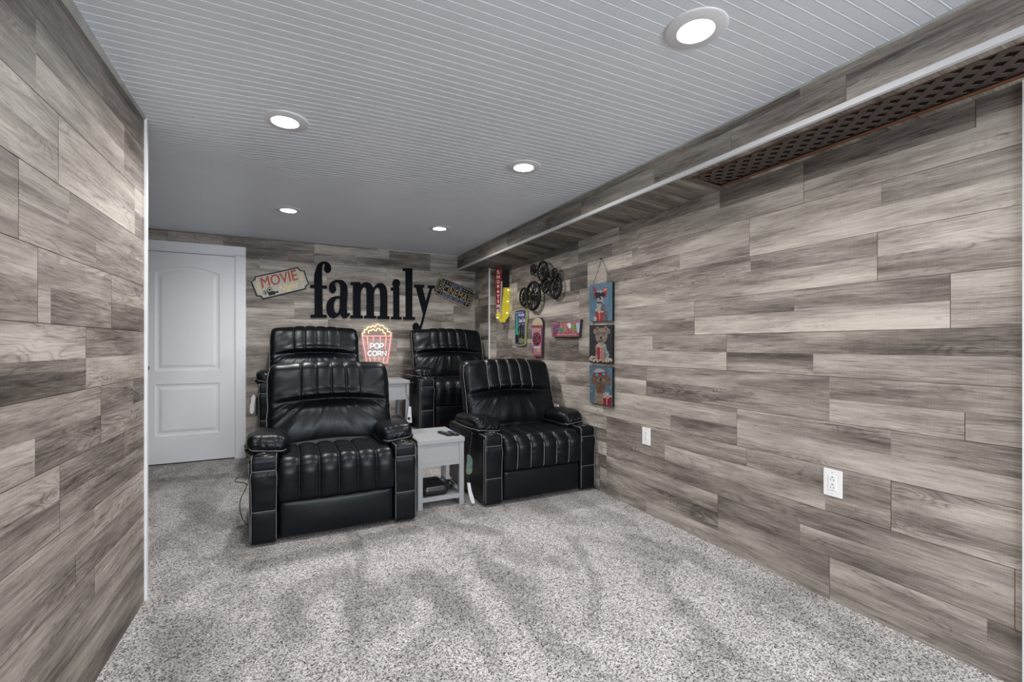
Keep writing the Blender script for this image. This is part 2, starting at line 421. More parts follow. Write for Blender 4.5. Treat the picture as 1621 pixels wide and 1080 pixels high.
# back wall, with the door opening
DX0, DX1, DZ = -1.283, -.498, 2.04
qB = boards((-2.3, YB, 0), (1, 0, 0), (0, 0, 1), 0, 4.40, 0, 2.243, .205, random.Random(5), None, (1.0, 1.83, -1, 2.06), tone=(.18, .7))
b_ = MB(); b_.box((-2.36, YB+.0015, 0), (-1.30, YB+.06, 2.30), GAP); b_.box((-.47, YB+.0015, 0), (2.2, YB+.06, 2.30), GAP); b_.box((-1.3, YB+.0015, 2.06), (-.47, YB+.06, 2.30), GAP)
uvwall('wall_back', qB, back=b_)
# left partition
TL = {17: [(0, .3, 0), (57.4, .3, 0), (197.4, .22, 1)], 16: [(0, .32, 0), (57.4, .5, 0), (197.4, .62, 1)],
      18: [(0, .25, 0), (163, .2, 0)], 19: [(0, .3, 0), (163, .15, 0)],
      15: [(0, .35, 0), (92.6, .5, 1), (213.7, .7, 0)], 14: [(0, .36, 0), (92.6, .58, 1), (213.7, .3, 0)],
      13: [(0, .3, 0), (29.6, .5, 1), (110, .3, 0)], 12: [(0, .6, 0), (29.6, .36, 1), (152.6, .55, 0)],
      11: [(0, .5, 0), (60, .42, 1), (176.7, .52, 1)], 10: [(0, .32, 0), (60, .58, 1), (80.7, .2, 0), (176.7, .3, 1)],
      9: [(0, .62, 0), (136, .22, 1)], 8: [(0, .22, 0), (136, .6, 1)],
      7: [(0, .45, 0), (160, .3, 1), (211, .2, 0)], 6: [(0, .62, 0), (55.6, .2, 0), (160, .55, 1)],
      5: [(0, .55, 0), (95, .25, 1), (197.4, .4, 0)], 4: [(0, .5, 0), (95, .5, 1)], 3: [(0, .4, 0), (150, .6, 0)], 2: [(0, .35, 0), (120, .3, 1)],
      1: [(0, .3, 0), (150, .55, 1)], 0: [(0, .3, 0), (60, .25, 0)], -1: [(0, .3, 0)], -2: [(0, .2, 0)]}
UL = Vector((-LK, -1, 0)).normalized()
# u from camera side (far behind) to the corner: put origin at the corner, u = -(distance), so u grows towards the corner
specL = {i: [(-(LY0-yl(px))/abs(UL.y), tn, en) for px, tn, en in l] for i, l in TL.items()}
qL = boards((LX0, LY0, 0), tuple(-UL), (0, 0, 1), -5.9, 0, 0, 2.158, .191, random.Random(8), specL, tone=(.2, .6))
nL = Vector((1, -LK, 0)).normalized()
p0 = Vector((LX0, LY0, 0)); p1 = p0+UL*5.9
bk = MB()
def prism(m, a, b, thick, z0, z1, M=GAP):
    n = Vector((-(b-a).y, (b-a).x, 0)).normalized()*thick
    m.add([(*a.xy, z0), (*b.xy, z0), (*(b+n).xy, z0), (*(a+n).xy, z0), (*a.xy, z1), (*b.xy, z1), (*(b+n).xy, z1), (*(a+n).xy, z1)],
          [(0, 3, 2, 1), (4, 5, 6, 7), (0, 1, 5, 4), (1, 2, 6, 5), (2, 3, 7, 6), (3, 0, 4, 7)], M)
e_ = -nL*.0015
prism(bk, p1+e_, p0+e_, .09, 0, 2.28)
qL += boards((-.68, 2.5785, 0), (-1, 0, 0), (0, 0, 1), -.09, 1.62, 0, 2.2, .191, rnd)
uvwall('wall_left', qL, back=bk)
uvwall('wall_left_return', boards((-2.3, 2.5, 0), (0, 1, 0), (0, 0, 1), 0, 2.86, 0, 2.24, .191, rnd),
       back=MB().box((-2.36, 2.4, 0), (-2.3015, 5.42, 2.3), GAP).box((-2.36, 2.48, 0), (-.69, 2.577, 2.3), GAP))
uvwall('wall_front', boards((2.19, -3.2, 0), (-1, 0, 0), (0, 0, 1), 0, 2.95, 0, 2.2, .191, rnd, None, (.29, 2.49, .78, 2.02)),
       back=MB().box((-.9, -3.27, 0), (-.3, -3.2015, 2.3), GAP).box((1.9, -3.27, 0), (2.25, -3.2015, 2.3), GAP).box((-.3, -3.27, 0), (1.9, -3.2015, .78), GAP).box((-.3, -3.27, 2.02), (1.9, -3.2015, 2.3), GAP))
m = MB().box((-.3, -3.27, .78), (-.25, -3.19, 2.02), WHITE).box((1.85, -3.27, .78), (1.9, -3.19, 2.02), WHITE).box((-.25, -3.27, .78), (1.85, -3.19, .83), WHITE).box((-.25, -3.27, 1.97), (1.85, -3.19, 2.02), WHITE).box((.78, -3.26, .83), (.82, -3.20, 1.97), WHITE)
m.build('added_window_1', kind='structure')  # unseen frame and opening, invented to let the added fill light in
# white corner trims
MB().bbox((-.590, 2.556, 0), (-.577, 2.580, 2.172), WHITE, .002).build('trim_1', kind='structure')
MB().bbox((2.090, 4.890, 0), (2.103, 4.912, 2.074), WHITE, .002).build('trim_2', kind='structure')
MB().bbox((2.176, .600, 0), (2.192, .613, 2.03), WHITE, .002).build('trim_3', kind='structure')

# ceiling: beadboard running across the room
def ceiling():
    xs = [-2.36+i*(1.868+2.36)/24 for i in range(25)]; ys = []; y = -3.3; p = .0415
    while y < 5.42:
        ys += [(y, 0), (y+.0275, 0), (y+.0288, .0012), (y+.0300, .0011), (y+.0314, -.0005), (y+.0353, -.0005), (y+.0367, .0011), (y+.0379, .0012), (y+.0392, 0)]; y += p
    vs = []; fs = []; n = len(xs)
    for (yy, dz) in ys:
        for x in xs: vs.append((x, yy, cz(x, yy)+dz))
    for j in range(len(ys)-1):
        for i in range(n-1): fs.append((j*n+i, (j+1)*n+i, (j+1)*n+i+1, j*n+i+1))
    m = MB().add(vs, fs, CEIL); m.box((-2.4, -3.3, 2.30), (1.9, 5.45, 2.34), CEIL)
    m.build('ceiling', kind='structure')
ceiling()

# bulkhead along the right wall: face, soffit with the lattice opening
BX = 1.864
def bz(y): return 2.073-.0079*(5.36-y)
qF = []
fr = random.Random(17)
js = [(5.36, 0)]+[(BX*ab(px)[1]/ab(px)[0], px) for px in (735, 764, 803, 864, 920, 1035.6, 1157, 1339)]+[(-.9, 0), (-2.2, 0), (-3.2, 0)]
tf = [.3, .45, .5, .4, .25, .5, .62, .5, .45, .5, .4]
for k in range(len(js)-1):
    ya, yb = js[k][0], js[k+1][0]; sa, sb = fr.random(), fr.random()
    za, zb = bz(ya), bz(yb); ta, tb = cz(BX, ya), cz(BX, yb)
    ma, mb_ = za+.118, zb+.118
    g = .0006
    qF.append(([(BX, ya-g, za), (BX, yb+g, zb), (BX, yb+g, mb_), (BX, ya-g, ma)], [(-ya, 0), (-yb, 0), (-yb, .118), (-ya, .118)], tf[k], sa, sb))
k = 0; ycut = [5.36, 4.7, 3.9, 3.1, 2.55, 1.9, 1.15, .2, -1, -2.2, -3.2]
for ya, yb in zip(ycut, ycut[1:]):
    sa, sb = fr.random(), fr.random()
    qF.append(([(BX, ya-g, bz(ya)+.118), (BX, yb+g, bz(yb)+.118), (BX, yb+g, cz(BX, yb)-.004), (BX, ya-g, cz(BX, ya)-.004)], [(-ya, .2), (-yb, .2), (-yb, .27), (-ya, .27)], fr.choice([.2, .28, .35]), sa, sb))
# soffit boards run across (short), each strip .10175 deep
HX0, HX1, HY1 = 1.922, 2.156, 1.755
def sz(x, y):
    t = (x-BX)/(XR-BX)
    return bz(y)*(1-t)+t*(2.024 if y < 4.9 else 2.075)
y = 5.36; i = 0; L_ = []
while y > -3.2:
    L_.append((y, y-.10175)); y -= .10175
for i, (ya, yb) in enumerate(L_):
    sa, sb = fr.random(), fr.random(); xe = XR if ya < 4.9 else 2.10
    if ya > 4.9 > yb: xe = 2.11
    xs = [BX, xe]; tn = fr.uniform(.1, .5)
    pieces = []
    if yb >= HY1: pieces = [(BX, xe, ya, yb)]
    else:
        if ya > HY1: pieces += [(BX, xe, ya, HY1)]; ya2 = HY1
        else: ya2 = ya
        pieces += [(BX, HX0, ya2, yb), (HX1, xe, ya2, yb)]
    for (x0, x1, y0, y1) in pieces:
        n = 3; g2 = .0006 if i % 2 else 0
        for q in range(n):
            xa, xb = x0+(x1-x0)*q/n, x0+(x1-x0)*(q+1)/n
            qF.append(([(xa, y0-g2, sz(xa, y0)), (xb, y0-g2, sz(xb, y0)), (xb, y1, sz(xb, y1)), (xa, y1, sz(xa, y1))],
                       [(xa, y0), (xb, y0), (xb, y1), (xa, y1)], tn+.1*(x0 > 2), sa, sb))
bb = MB()
bb.box((BX+.0015, -3.2, 2.10), (BX+.012, 5.36, 2.29), GAP)
# lining of the cut opening, orange-brown raw edge
RAW = mat('raw_plywood_edge', (.20, .08, .035), .8)
for xa, xb in ((HX0-.002, HX0), (HX1, HX1+.002)):
    bb.box((xa, -3.2, sz(xa, 0)+.0005), (xb, HY1, sz(xa, 0)+.013), GAP)
bb.box((HX0, HY1, sz(HX0, HY1)+.0005), (HX1, HY1+.002, sz(HX0, HY1)+.012), GAP)
bb.box((BX+.004, HY1, 2.11), (2.18, 5.35, 2.12), GAP)
uvwall('ceiling_bulkhead', qF, back=bb)
MB().box((HX1-.004, -3.2, 2.028), (HX1+.0008, HY1, 2.034), RAW).build('trim_4', kind='structure')
# white angle trim on the bulkhead corner + pale strip under the ceiling
m = MB(); prof = [(BX+.014, -.0005), (BX+.014, -.004), (BX-.004, -.004), (BX-.004, .0175), (BX-.0003, .0175), (BX-.0003, -.0005)]
ys_ = [5.357, 4, 2.5, 1, -3.19]; vs = [(x, y_, bz(y_)+z_) for y_ in ys_ for x, z_ in prof]; n = len(prof)
m.add(vs, [(k*n+i, k*n+(i+1) % n, (k+1)*n+(i+1) % n, (k+1)*n+i) for k in range(len(ys_)-1) for i in range(n)]+[tuple(range(n)), tuple((len(ys_)-1)*n+i for i in range(n))], WHITE)
m.build('trim_5', kind='structure')
STRIP = mat('pale_caulked_strip', (.50, .52, .49), .6, var=(9, (.36, .37, .33)))
m = MB(); yy = [5.36, 4.5, 3.5, 2.5, 1.5, .5, -3.2]
for ya, yb in zip(yy, yy[1:]):
    A, B = cz(BX, ya), cz(BX, yb); x0, x1 = BX-.005, BX+.001
    m.add([(x0, ya, A-.010), (x1, ya, A-.010), (x1, yb, B-.010), (x0, yb, B-.010), (x0, ya, A), (x1, ya, A), (x1, yb, B), (x0, yb, B)],
          [(0, 3, 2, 1), (4, 5, 6, 7), (0, 1, 5, 4), (1, 2, 6, 5), (2, 3, 7, 6), (3, 0, 4, 7)], STRIP)
m.box((.9, 5.352, 2.240), (BX, 5.360, 2.249), STRIP)
m.build('trim_6', kind='structure')
m = MB()
for k in range(20):
    a = p0+UL*(5.9*k/20)+nL*.001; b = p0+UL*(5.9*(k+1)/20)+nL*.001
    za, zb = cz(a.x, a.y), cz(b.x, b.y)
    a2, b2 = a+nL*.006, b+nL*.006
    m.add([(*a.xy, 2.158), (*a2.xy, 2.158+.004), (*b2.xy, 2.158+.004), (*b.xy, 2.158), (*a.xy, za), (*a2.xy, za), (*b2.xy, zb), (*b.xy, zb)],
          [(0, 3, 2, 1), (4, 5, 6, 7), (0, 1, 5, 4), (1, 2, 6, 5), (2, 3, 7, 6), (3, 0, 4, 7)], STRIP)
m.build('trim_7', kind='structure')

# lattice sheet above the opening: strips crossing on the diagonal, clipped to the sheet
def lattice():
    LT = mat('brown_lattice_plastic', (.085, .068, .062), .55); m = MB()
    x0, x1, y0, y1 = 1.8932, HX1+.022, -1.2, HY1+.03; z = 2.044; pd = .0755; hw = .0170
    def clip(poly):
        for ax, lim, sg in ((0, x0, 1), (0, x1, -1), (1, y0, 1), (1, y1, -1)):
            out = []
            for i in range(len(poly)):
                a, b = poly[i-1], poly[i]; da, db = (a[ax]-lim)*sg, (b[ax]-lim)*sg
                if (da >= 0) != (db >= 0):
                    t = da/(da-db); out.append((a[0]+(b[0]-a[0])*t, a[1]+(b[1]-a[1])*t))
                if db >= 0: out.append(b)
            poly = out
            if len(poly) < 3: return None
        return poly
    for sgn, zz in ((1, z), (-1, z+.0006)):
        k = .585-pd*40
        while k < y1+1:
            c = [(x0-.01, k-hw+sgn*0), (x1+.01, k-hw+sgn*(x1-x0+.02)), (x1+.01, k+hw+sgn*(x1-x0+.02)), (x0-.01, k+hw)]
            q = clip(c)
            if q:
                n = len(q); m.add([(*p, zz) for p in q]+[(*p, zz+.002) for p in q],
                    [tuple(range(n)), tuple(range(n, 2*n))[::-1]]+[(i, (i+1) % n, n+(i+1) % n, n+i) for i in range(n)], LT)
            k += pd
    m.build('lattice_panel', label='dark brown diagonal lattice panel set in the opening of the soffit', cat='lattice')
lattice()

# ------------------------------------------------------------------ door in the back wall
d = P(MB().box((DX0, YB+.026, .012), (DX1, YB+.048, DZ), DOORW).build('door_1', kind='structure'), kind='structure')
def door_slab():
    m = MB(); y = YB+.012
    xL, xR = -1.1525, -.63
    def Z(px, py): return CAMH+(546-py)*YB/ab(px)[1]
    lo0, lo1, up0, side, peak = .275, .772, .900, 1.855, 1.912
    n = 24
    def arch(x, dlt=0): t = (x-(xL+xR)/2)/((xR-xL)/2); t = max(-1, min(1, t)); return side+(peak-side)*(1-t*t)+dlt
    xs = [xL+(xR-xL)*i/n for i in range(n+1)]
    # flat face around the panels
    def q(x0, x1, z0, z1): m.add([(x0, y, z0), (x1, y, z0), (x1, y, z1), (x0, y, z1)], [(0, 1, 2, 3)], DOORW)
    q(DX0, xL, .012, DZ); q(xR, DX1, .012, DZ); q(xL, xR, .012, lo0); q(xL, xR, lo1, up0)
    for a, b in zip(xs, xs[1:]): m.add([(a, y, arch(a)), (b, y, arch(b)), (b, y, DZ), (a, y, DZ)], [(0, 1, 2, 3)], DOORW)
    # panels: ring profile (inset, depth)
    prof = [(0, 0), (.008, .006), (.016, .008), (.030, .009), (.052, .002), (.056, .001)]
    def ring(ins, top):
        a, b = xL+ins, xR-ins
        if top:
            pts = [(a, up0+ins), (b, up0+ins)]
            for i in range(n+1):
                x = b+(a-b)*i/n; xo = xR+(xL-xR)*i/n; pts.append((x, arch(xo)-ins*1.02))
        else: pts = [(a, lo0+ins), (b, lo0+ins), (b, lo1-ins), (a, lo1-ins)]
        return pts
    for top in (0, 1):
        R_ = [ring(i, top) for i, _ in prof]; k = len(R_[0]); vs = []
        for r_, (_, dd) in zip(R_, prof): vs += [(x, y+dd, z) for x, z in r_]
        fs = []
        for a in range(len(prof)-1):
            for j in range(k): fs.append((a*k+j, a*k+(j+1) % k, (a+1)*k+(j+1) % k, (a+1)*k+j))
        fs.append(tuple((len(prof)-1)*k+j for j in range(k)))
        m.add(vs, fs, DOORW)
    m.build('door_panel', d)
door_slab()
BR = mat('antique_brass', (.30, .20, .10), .3, 1)
MB().lathe([(.030, 0), (.030, -.004), (.012, -.008), (.011, -.030), (.022, -.036), (.028, -.048), (.025, -.060), (.012, -.066), (.0001, -.067)], BR, (-1.222, YB+.012, .93), 24, 'y').build('door_knob', d, label='antique brass door knob')
m = MB(); cy0 = YB-.016
m.bbox((-.492, cy0, 0), (-.402, YB+.01, 2.05), DOORW, .003)
m.bbox((-1.38, cy0, 2.052), (-.402, YB+.01, 2.142), DOORW, .003)
m.bbox((-1.38, cy0, 0), (-1.29, YB+.01, 2.05), DOORW, .003)
m.box((-.500, YB-.003, 0), (-.490, YB+.05, 2.05), DOORW); m.box((-1.3, YB-.003, DZ+.004), (-.49, YB+.05, 2.054), DOORW); m.box((-1.296, YB-.003, 0), (-1.286, YB+.05, 2.05), DOORW)
m.box((-1.3, YB+.05, 0), (-.48, YB+.06, 2.06), DARK)
m.build('trim_8', kind='structure')

# ------------------------------------------------------------------ downlights
LENS = mat('lit_lens', (1, 1, 1), .4, emit=(1, .95, .86), es=3)
names = ['white recessed ceiling light nearest the camera beside the bulkhead', 'white recessed ceiling light above the end of the left plank wall',
         'white recessed ceiling light halfway along the bulkhead side', 'small looking recessed ceiling light at the far left, in front of the door',
         'small looking recessed ceiling light at the far right, nearest the family letters']
for i, (x, y) in enumerate(LIGHTS[:5]):
    z = cz(x, y)
    t = empty('recessed_light', (x, y, z-.012), names[i], 'ceiling light', 'recessed ceiling lights')
    MB().lathe([(.1005, .004), (.1005, -.002), (.099, -.0035), (.092, -.005), (.075, -.0075), (.062, -.0095), (.059, -.0095), (.0575, -.005)], WHITE, (x, y, z), 48).build('trim_ring', t)
    MB().lathe([(.0580, -.0058), (.0001, -.0058)], LENS, (x, y, z), 40).build('light_lens', t, label='glowing warm white lens')

# ------------------------------------------------------------------ carpeted riser for the rear chairs
RZ = .31
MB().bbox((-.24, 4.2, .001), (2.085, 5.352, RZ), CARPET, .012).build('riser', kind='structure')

# ------------------------------------------------------------------ recliner
def soft(m, a, b, r, n, M, disp=None, warp=None):
    """rounded box from corner a to corner b, n=(nx,ny,nz) cells; returns an evaluator face-point -> surface point"""
    c = [(a[i]+b[i])/2 for i in range(3)]; h = [(b[i]-a[i])/2 for i in range(3)]
    def ev(p, extra=0):
        s_ = [max(-1, min(1, p[i]))*h[i] for i in range(3)]
        rr = r if isinstance(r, tuple) else (r, r, r)
        if isinstance(r, tuple) and p[2] < 0: rr = (r[0], r[0], r[0])
        q = [max(-(h[i]-rr[i]), min(h[i]-rr[i], s_[i])) for i in range(3)]
        dv = Vector([(s_[i]-q[i])/rr[i] for i in range(3)]); nn = dv.normalized() if dv.length > 1e-9 else Vector((0, 0, 1))
        w_ = Vector([q[i]+c[i]+nn[i]*rr[i] for i in range(3)])
        dd = disp(w_, nn) if disp else 0
        w_ = w_+nn*(dd+extra)
        return warp(w_) if warp else w_
    ids = {}; vs = []; fs = []
    def vid(i, j, k):
        key = (i, j, k)
        if key not in ids: ids[key] = len(vs); vs.append(ev((2*i/n[0]-1, 2*j/n[1]-1, 2*k/n[2]-1)))
        return ids[key]
    nx, ny, nz = n
    for i in range(nx):
        for j in range(ny):
            fs.append((vid(i, j, 0), vid(i, j+1, 0), vid(i+1, j+1, 0), vid(i+1, j, 0))); fs.append((vid(i, j, nz), vid(i+1, j, nz), vid(i+1, j+1, nz), vid(i, j+1, nz)))
    for i in range(nx):
        for k in range(nz):
            fs.append((vid(i, 0, k), vid(i+1, 0, k), vid(i+1, 0, k+1), vid(i, 0, k+1))); fs.append((vid(i, ny, k), vid(i, ny, k+1), vid(i+1, ny, k+1), vid(i+1, ny, k)))
    for j in range(ny):
        for k in range(nz):
            fs.append((vid(0, j, k), vid(0, j, k+1), vid(0, j+1, k+1), vid(0, j+1, k))); fs.append((vid(nx, j, k), vid(nx, j+1, k), vid(nx, j+1, k+1), vid(nx, j, k+1)))
    m.add(vs, fs, M, True)
    def world(x, y, z, extra=0):      # evaluate at a plain (pre-displacement) coordinate on the box surface
        return ev(((x-c[0])/h[0], (y-c[1])/h[1], (z-c[2])/h[2]), extra)
    return world
def nz3(x, y, z): return noise.noise(Vector((x, y, z)))
def sst(a, b, x): t = max(0, min(1, (x-a)/(b-a))); return t*t*(3-2*t)

def cells(x, seams, puff, wd=.006, dp=.007):
    """puffed channel profile across x"""
    v = 0
    for a, b in zip(seams, seams[1:]):
        if a <= x <= b:
            t = (x-a)/(b-a); v = puff*(1-abs(2*t-1)**2.4)
    return v

def make_recliner(loc, label, seed, thread, threadb, out=(.048, .03), fine=True):
    root = empty('recliner', loc, label, 'recliner', 'black leather recliners')
    O = Vector(loc); sd = seed*7.3
    W = .4775; AW = .148; q = 1.0 if fine else .6
    def build(mb, name, parent, lab=None):
        mb.v = [v+O for v in mb.v]; return mb.build(name, parent, lab)
    N = lambda *a: tuple(max(4, int(k*q)) for k in a)
    # base body under the seat
    build(MB().bbox((-.335, .05, .012), (.335, .80, .30), LEATHER2, .01), 'base', root)
    # arms
    for s in (-1, 1):
        xa, xb = (-W, -W+AW) if s < 0 else (W-AW, W)
        def dsp(p, n, xa=xa, xb=xb):
            v = 0
            if n.y < -.5:                                  # front panel: gathers under the upper seam, slack pocket
                f = sst(.425, .405, p.z)*sst(.30, .41, p.z)
                v += .009*f*abs(math.sin((p.x-xa)*math.pi*7/AW+nz3(p.x*9, p.z*8, sd)*2))
                v += .005*sst(.21, .26, p.z)*sst(.42, .34, p.z)*math.sin(math.pi*(p.x-xa)/AW)
                v += .003*sst(.20, .15, p.z)*math.sin(math.pi*(p.x-xa)/AW)
                v -= .004*math.exp(-((p.z-.43)/.006)**2)+.003*math.exp(-((p.z-.20)/.005)**2)
            if abs(n.x) > .6: v += .004*nz3(p.y*6, p.z*6, sd+s)
            if n.z > .6 and p.y < .14: v += .004*math.sin(math.pi*(p.x-xa)/AW)
            return v
        am = MB(); ev = soft(am, (xa, 0, .012), (xb, .80, .505), .024, N(14, 40, 70), LEATHER, dsp)
        arm = build(am, 'arm', root)
        pm = MB()
        for x in (xa+.010, xb-.010):
            line = [ev(x, 0, z, .0012) for z in [.03+.46*i/30 for i in range(31)]]
            line += [ev(x, y, .505, .0012) for y in (.01, .02, .04, .07, .10, .13)]
            pm.tube(line, .0018, thread, 5)
        for z in (.43, .20): pm.tube([ev(xa+.01+(AW-.02)*i/14, 0, z, .0015) for i in range(15)], .0014, thread, 5)
        pm.tube([ev((xa if s < 0 else xb), .012, z, .001) for z in [.03+.45*i/20 for i in range(21)]], .0015, thread, 5)
        build(pm, 'piping', arm, 'pale contrast piping along the arm edges')
        cm = MB(); cx = (xa+xb)/2
        cm.lathe([(.046, .506), (.046, .513), (.042, .516), (.038, .514), (.036, .506), (.034, .5045), (.0001, .5045)], PLAS, (cx, .066, .0), 32)
        build(cm, 'cup_holder', arm)
        # pillow pad on the arm
        px0, px1 = (-W-out[0], -W+.222) if s < 0 else (W-.222, W+out[1])
        pc = (px0+px1)/2; hw = (px1-px0)/2
        def pd(p, n, pc=pc, s=s):
            u = (p.x-pc)/hw; w_ = (p.y-.13)/.46
            v = -.022*abs(u)**3*(n.z > -.2)
            v += .0035*abs(math.sin(p.x*75+3*nz3(p.x*12, p.z*20, sd)))*math.exp(-((p.z-.545)/.018)**2)*(n.y < -.2)
            v += .016*math.exp(-((w_-.35)/.35)**2)*max(0, n.z)
            edge = math.exp(-(w_/.22)**2)+.5*math.exp(-((1-w_)/.2)**2)
            wr = abs(nz3(p.x*26+sd, p.y*7, p.z*22+s))
            v += .005*edge*(wr-.25)
            v += .003*(abs(nz3(p.x*30+s*3, p.y*9, p.z*6+sd))-.2)*sst(.5, .05, w_)
            v += .004*nz3(p.x*9, p.y*9, p.z*9+sd)
            v -= .006*math.exp(-((p.z-.525)/.005)**2)*(abs(n.z) < .75)
            return v
        def pw(p, s=s, pc=pc):
            t = (p.y-.13)/.46
            return Vector((pc+(p.x-pc)*(1-.10*max(0, .3-t)/.3), p.y, p.z-.006*t-.006*max(0, (.25-t))/.25-.012*((p.x-pc)/hw)*s*-1))
        dm = MB(); pe = soft(dm, (px0, .125, .482), (px1, .59, .600), .056, N(40, 64, 28), LEATHER, pd, pw)
        pad = build(dm, 'arm_pad', root)
        tm = MB(); tm.tube([pe(px0+(px1-px0)*i/24, .125, .525, .004) for i in range(25)], .0019, thread, 5)
        sx_ = px0 if s < 0 else px1
        tm.tube([pe(sx_, .125+.44*i/24, .525, .004) for i in range(25)], .0017, thread, 5)
        build(tm, 'pad_piping', pad, 'pale piping round the pad')
    # footrest panel
    def fd(p, n):
        if n.y < -.4:
            return .016*math.sin(math.pi*max(0, min(1, (p.x+.32)/.64)))**.6*math.sin(math.pi*max(0, min(1, (p.z-.02)/.22)))**.6+.003*nz3(p.x*4, p.z*9, sd)
        return 0
    fm = MB(); fe = soft(fm, (-.326, .004, .028), (.326, .09, .243), .022, N(40, 6, 20), LEATHER, fd)
    foot = build(fm, 'footrest', root)
    # seat cushion
    seams = [-.331, -.22, -.11, 0, .11, .22, .331]
    def sd_(p, n):
        fr_ = 1 if (n.y < .3 and n.z > -.5) else 0
        v = .013*cells(p.x, seams, 1)*fr_-.003
        v += .012*math.sin(math.pi*max(0, min(1, (p.z-.23)/.27)))*(n.y < -.2)
        v += .003*nz3(p.x*7, p.y*8, p.z*12+sd)*fr_
        for s_ in seams:
            dx = p.x-s_; v -= .006*math.exp(-(dx/.004)**2)*fr_
            v += .0022*math.exp(-(abs(dx)/.02)**2)*math.sin((p.z+p.y)*150+s_*30)*nz3(p.z*14, s_*9, p.y*12+sd)*fr_*1.6
        v -= .012*sst(.25, .55, p.y)*(n.z > .3)
        v -= .010*math.exp(-((p.z-.238)/.012)**2)*(n.y < -.3)
        return v
    sm = MB(); se = soft(sm, (-.331, -.008, .228), (.331, .56, .482), (.022, .085, .085), N(132, 50, 34), LEATHER, sd_)
    seat = build(sm, 'seat', root)
    tm = MB()
    for x in seams[1:-1]:
        ln = [se(x, -.008, .236+.20*i/20, .0025) for i in range(19)]
        ln += [se(x, -.008+.06*i/7*1.0, .478, .0025) for i in range(1, 8)]
        ln += [se(x, .06+.34*i/14, .478, .0025) for i in range(15)]
        tm.tube(ln, .0017, threadb, 5)
    build(tm, 'seat_piping', seat, 'stitched piping between the seat channels')
    # backrest
    bsm = [-.205, -.1025, 0, .1025, .205]
    zc = .762
    def cr(x): return zc+.012*math.cos(x*4)-.02*(abs(x)/.4)**2
    def bd(p, n):
        v = 0; zc_ = cr(p.x)
        if n.y < .35:
            f = (1 if n.y < -.2 else .5)*(1-min(1, abs(p.x)/.412)**8)
            # crease between lumbar and head cushions, deeper in the middle
            k = .022*math.exp(-(p.x/.26)**2)+.008
            v -= k*math.exp(-((p.z-zc_)/(.024+.008*(p.z < zc_)))**2)*f
            # head cushion
            u = max(0, min(1, (p.z-zc_)/.27))
            v += .026*math.exp(-((p.z-zc_-.040)/.028)**2)*math.exp(-(p.x/.27)**2)*f-.028*math.exp(-((p.z-zc_+.018)/.022)**2)*math.exp(-(p.x/.25)**2)*f
            v += .016*math.sin(math.pi*min(1, u*1.0))**.6*f
            if p.z > zc_-.005 or n.z > .3:
                m_ = sst(zc_, zc_+.03, p.z)
                if abs(p.x) < .205:
                    v += .0065*cells(p.x, bsm, 1)*m_
                for s_ in bsm:
                    dx = p.x-s_; v -= .006*math.exp(-(dx/.0045)**2)*m_
                # pulls on the side panels
                if abs(p.x) > .19: v += .004*nz3(p.x*9+p.z*6, p.z*17-p.x*10, sd)*m_
            # lumbar cushion with pleats running down from the crease
            lo = sst(zc_, zc_-.05, p.z)
            v += .034*math.sin(math.pi*max(0, min(1, (zc_-p.z)/.27)))**.8*f*(1-.4*(abs(p.x)/.42)**3)
            dz = zc_-p.z
            if dz > 0:
                fan = p.x/(.16+dz*1.15)
                pl = max(0, nz3(fan*8.0+sd, dz*4, sd*2)-.08)
                v += (.022*pl)*math.exp(-dz/.11)*sst(0, .02, dz)*(1-sst(.33, .42, abs(p.x)))
                v += .006*nz3(fan*5, dz*5, sd+5)*lo
            v += .004*nz3(p.x*5, p.z*5, sd+9)
        if abs(n.x) > .6: v += .0015*abs(nz3(p.y*20, p.z*22, sd))
        return v
    def bw(p):
        t = p.z-.44
        y = p.y+.285*t+.04*t*t
        x = p.x*(1-.03*sst(.9, 1.03, p.z))
        z = p.z-.004-.010*(abs(p.x)/.41)**3*sst(.95, 1.03, p.z)
        return Vector((x, y, z))
    bm_ = MB(); be = soft(bm_, (-.412, .455, .40), (.412, .605, 1.022), .050, N(150, 16, 110), LEATHER, bd, bw)
    back = build(bm_, 'backrest', root)
    tm = MB()
    for x in bsm:
        ln = [be(x, .455, cr(x)+.012+(1.022-.03-cr(x)-.012)*i/20, .0022) for i in range(21)]
        ln += [be(x, .455+.09*i/8, 1.022, .0022) for i in range(0, 9)]
        tm.tube(ln, .0016, threadb, 5)
    for s in (-1, 1):
        tm.tube([be(s*.412, .475, .45+.54*i/30, .002) for i in range(31)], .0020, thread, 5)
    build(tm, 'back_piping', back, 'stitched piping between the head cushion channels')
    return root
make_recliner((.27, 2.945, 0), 'black leather recliner in front on the left, nearest the door, power cord at its side', 1, THREAD, THREADD)
make_recliner((1.704, 2.955, 0), 'black leather recliner in front on the right, against the plank wall, pale piped channels', 2, THREAD, THREADL, (.048, .0))
make_recliner((.235, 4.36, RZ), 'black leather recliner in the rear row on the left, beside the door', 3, THREAD, THREADD)
make_recliner((1.607, 4.34, RZ), 'black leather recliner in the rear row on the right, in the corner', 4, THREAD, THREADD)

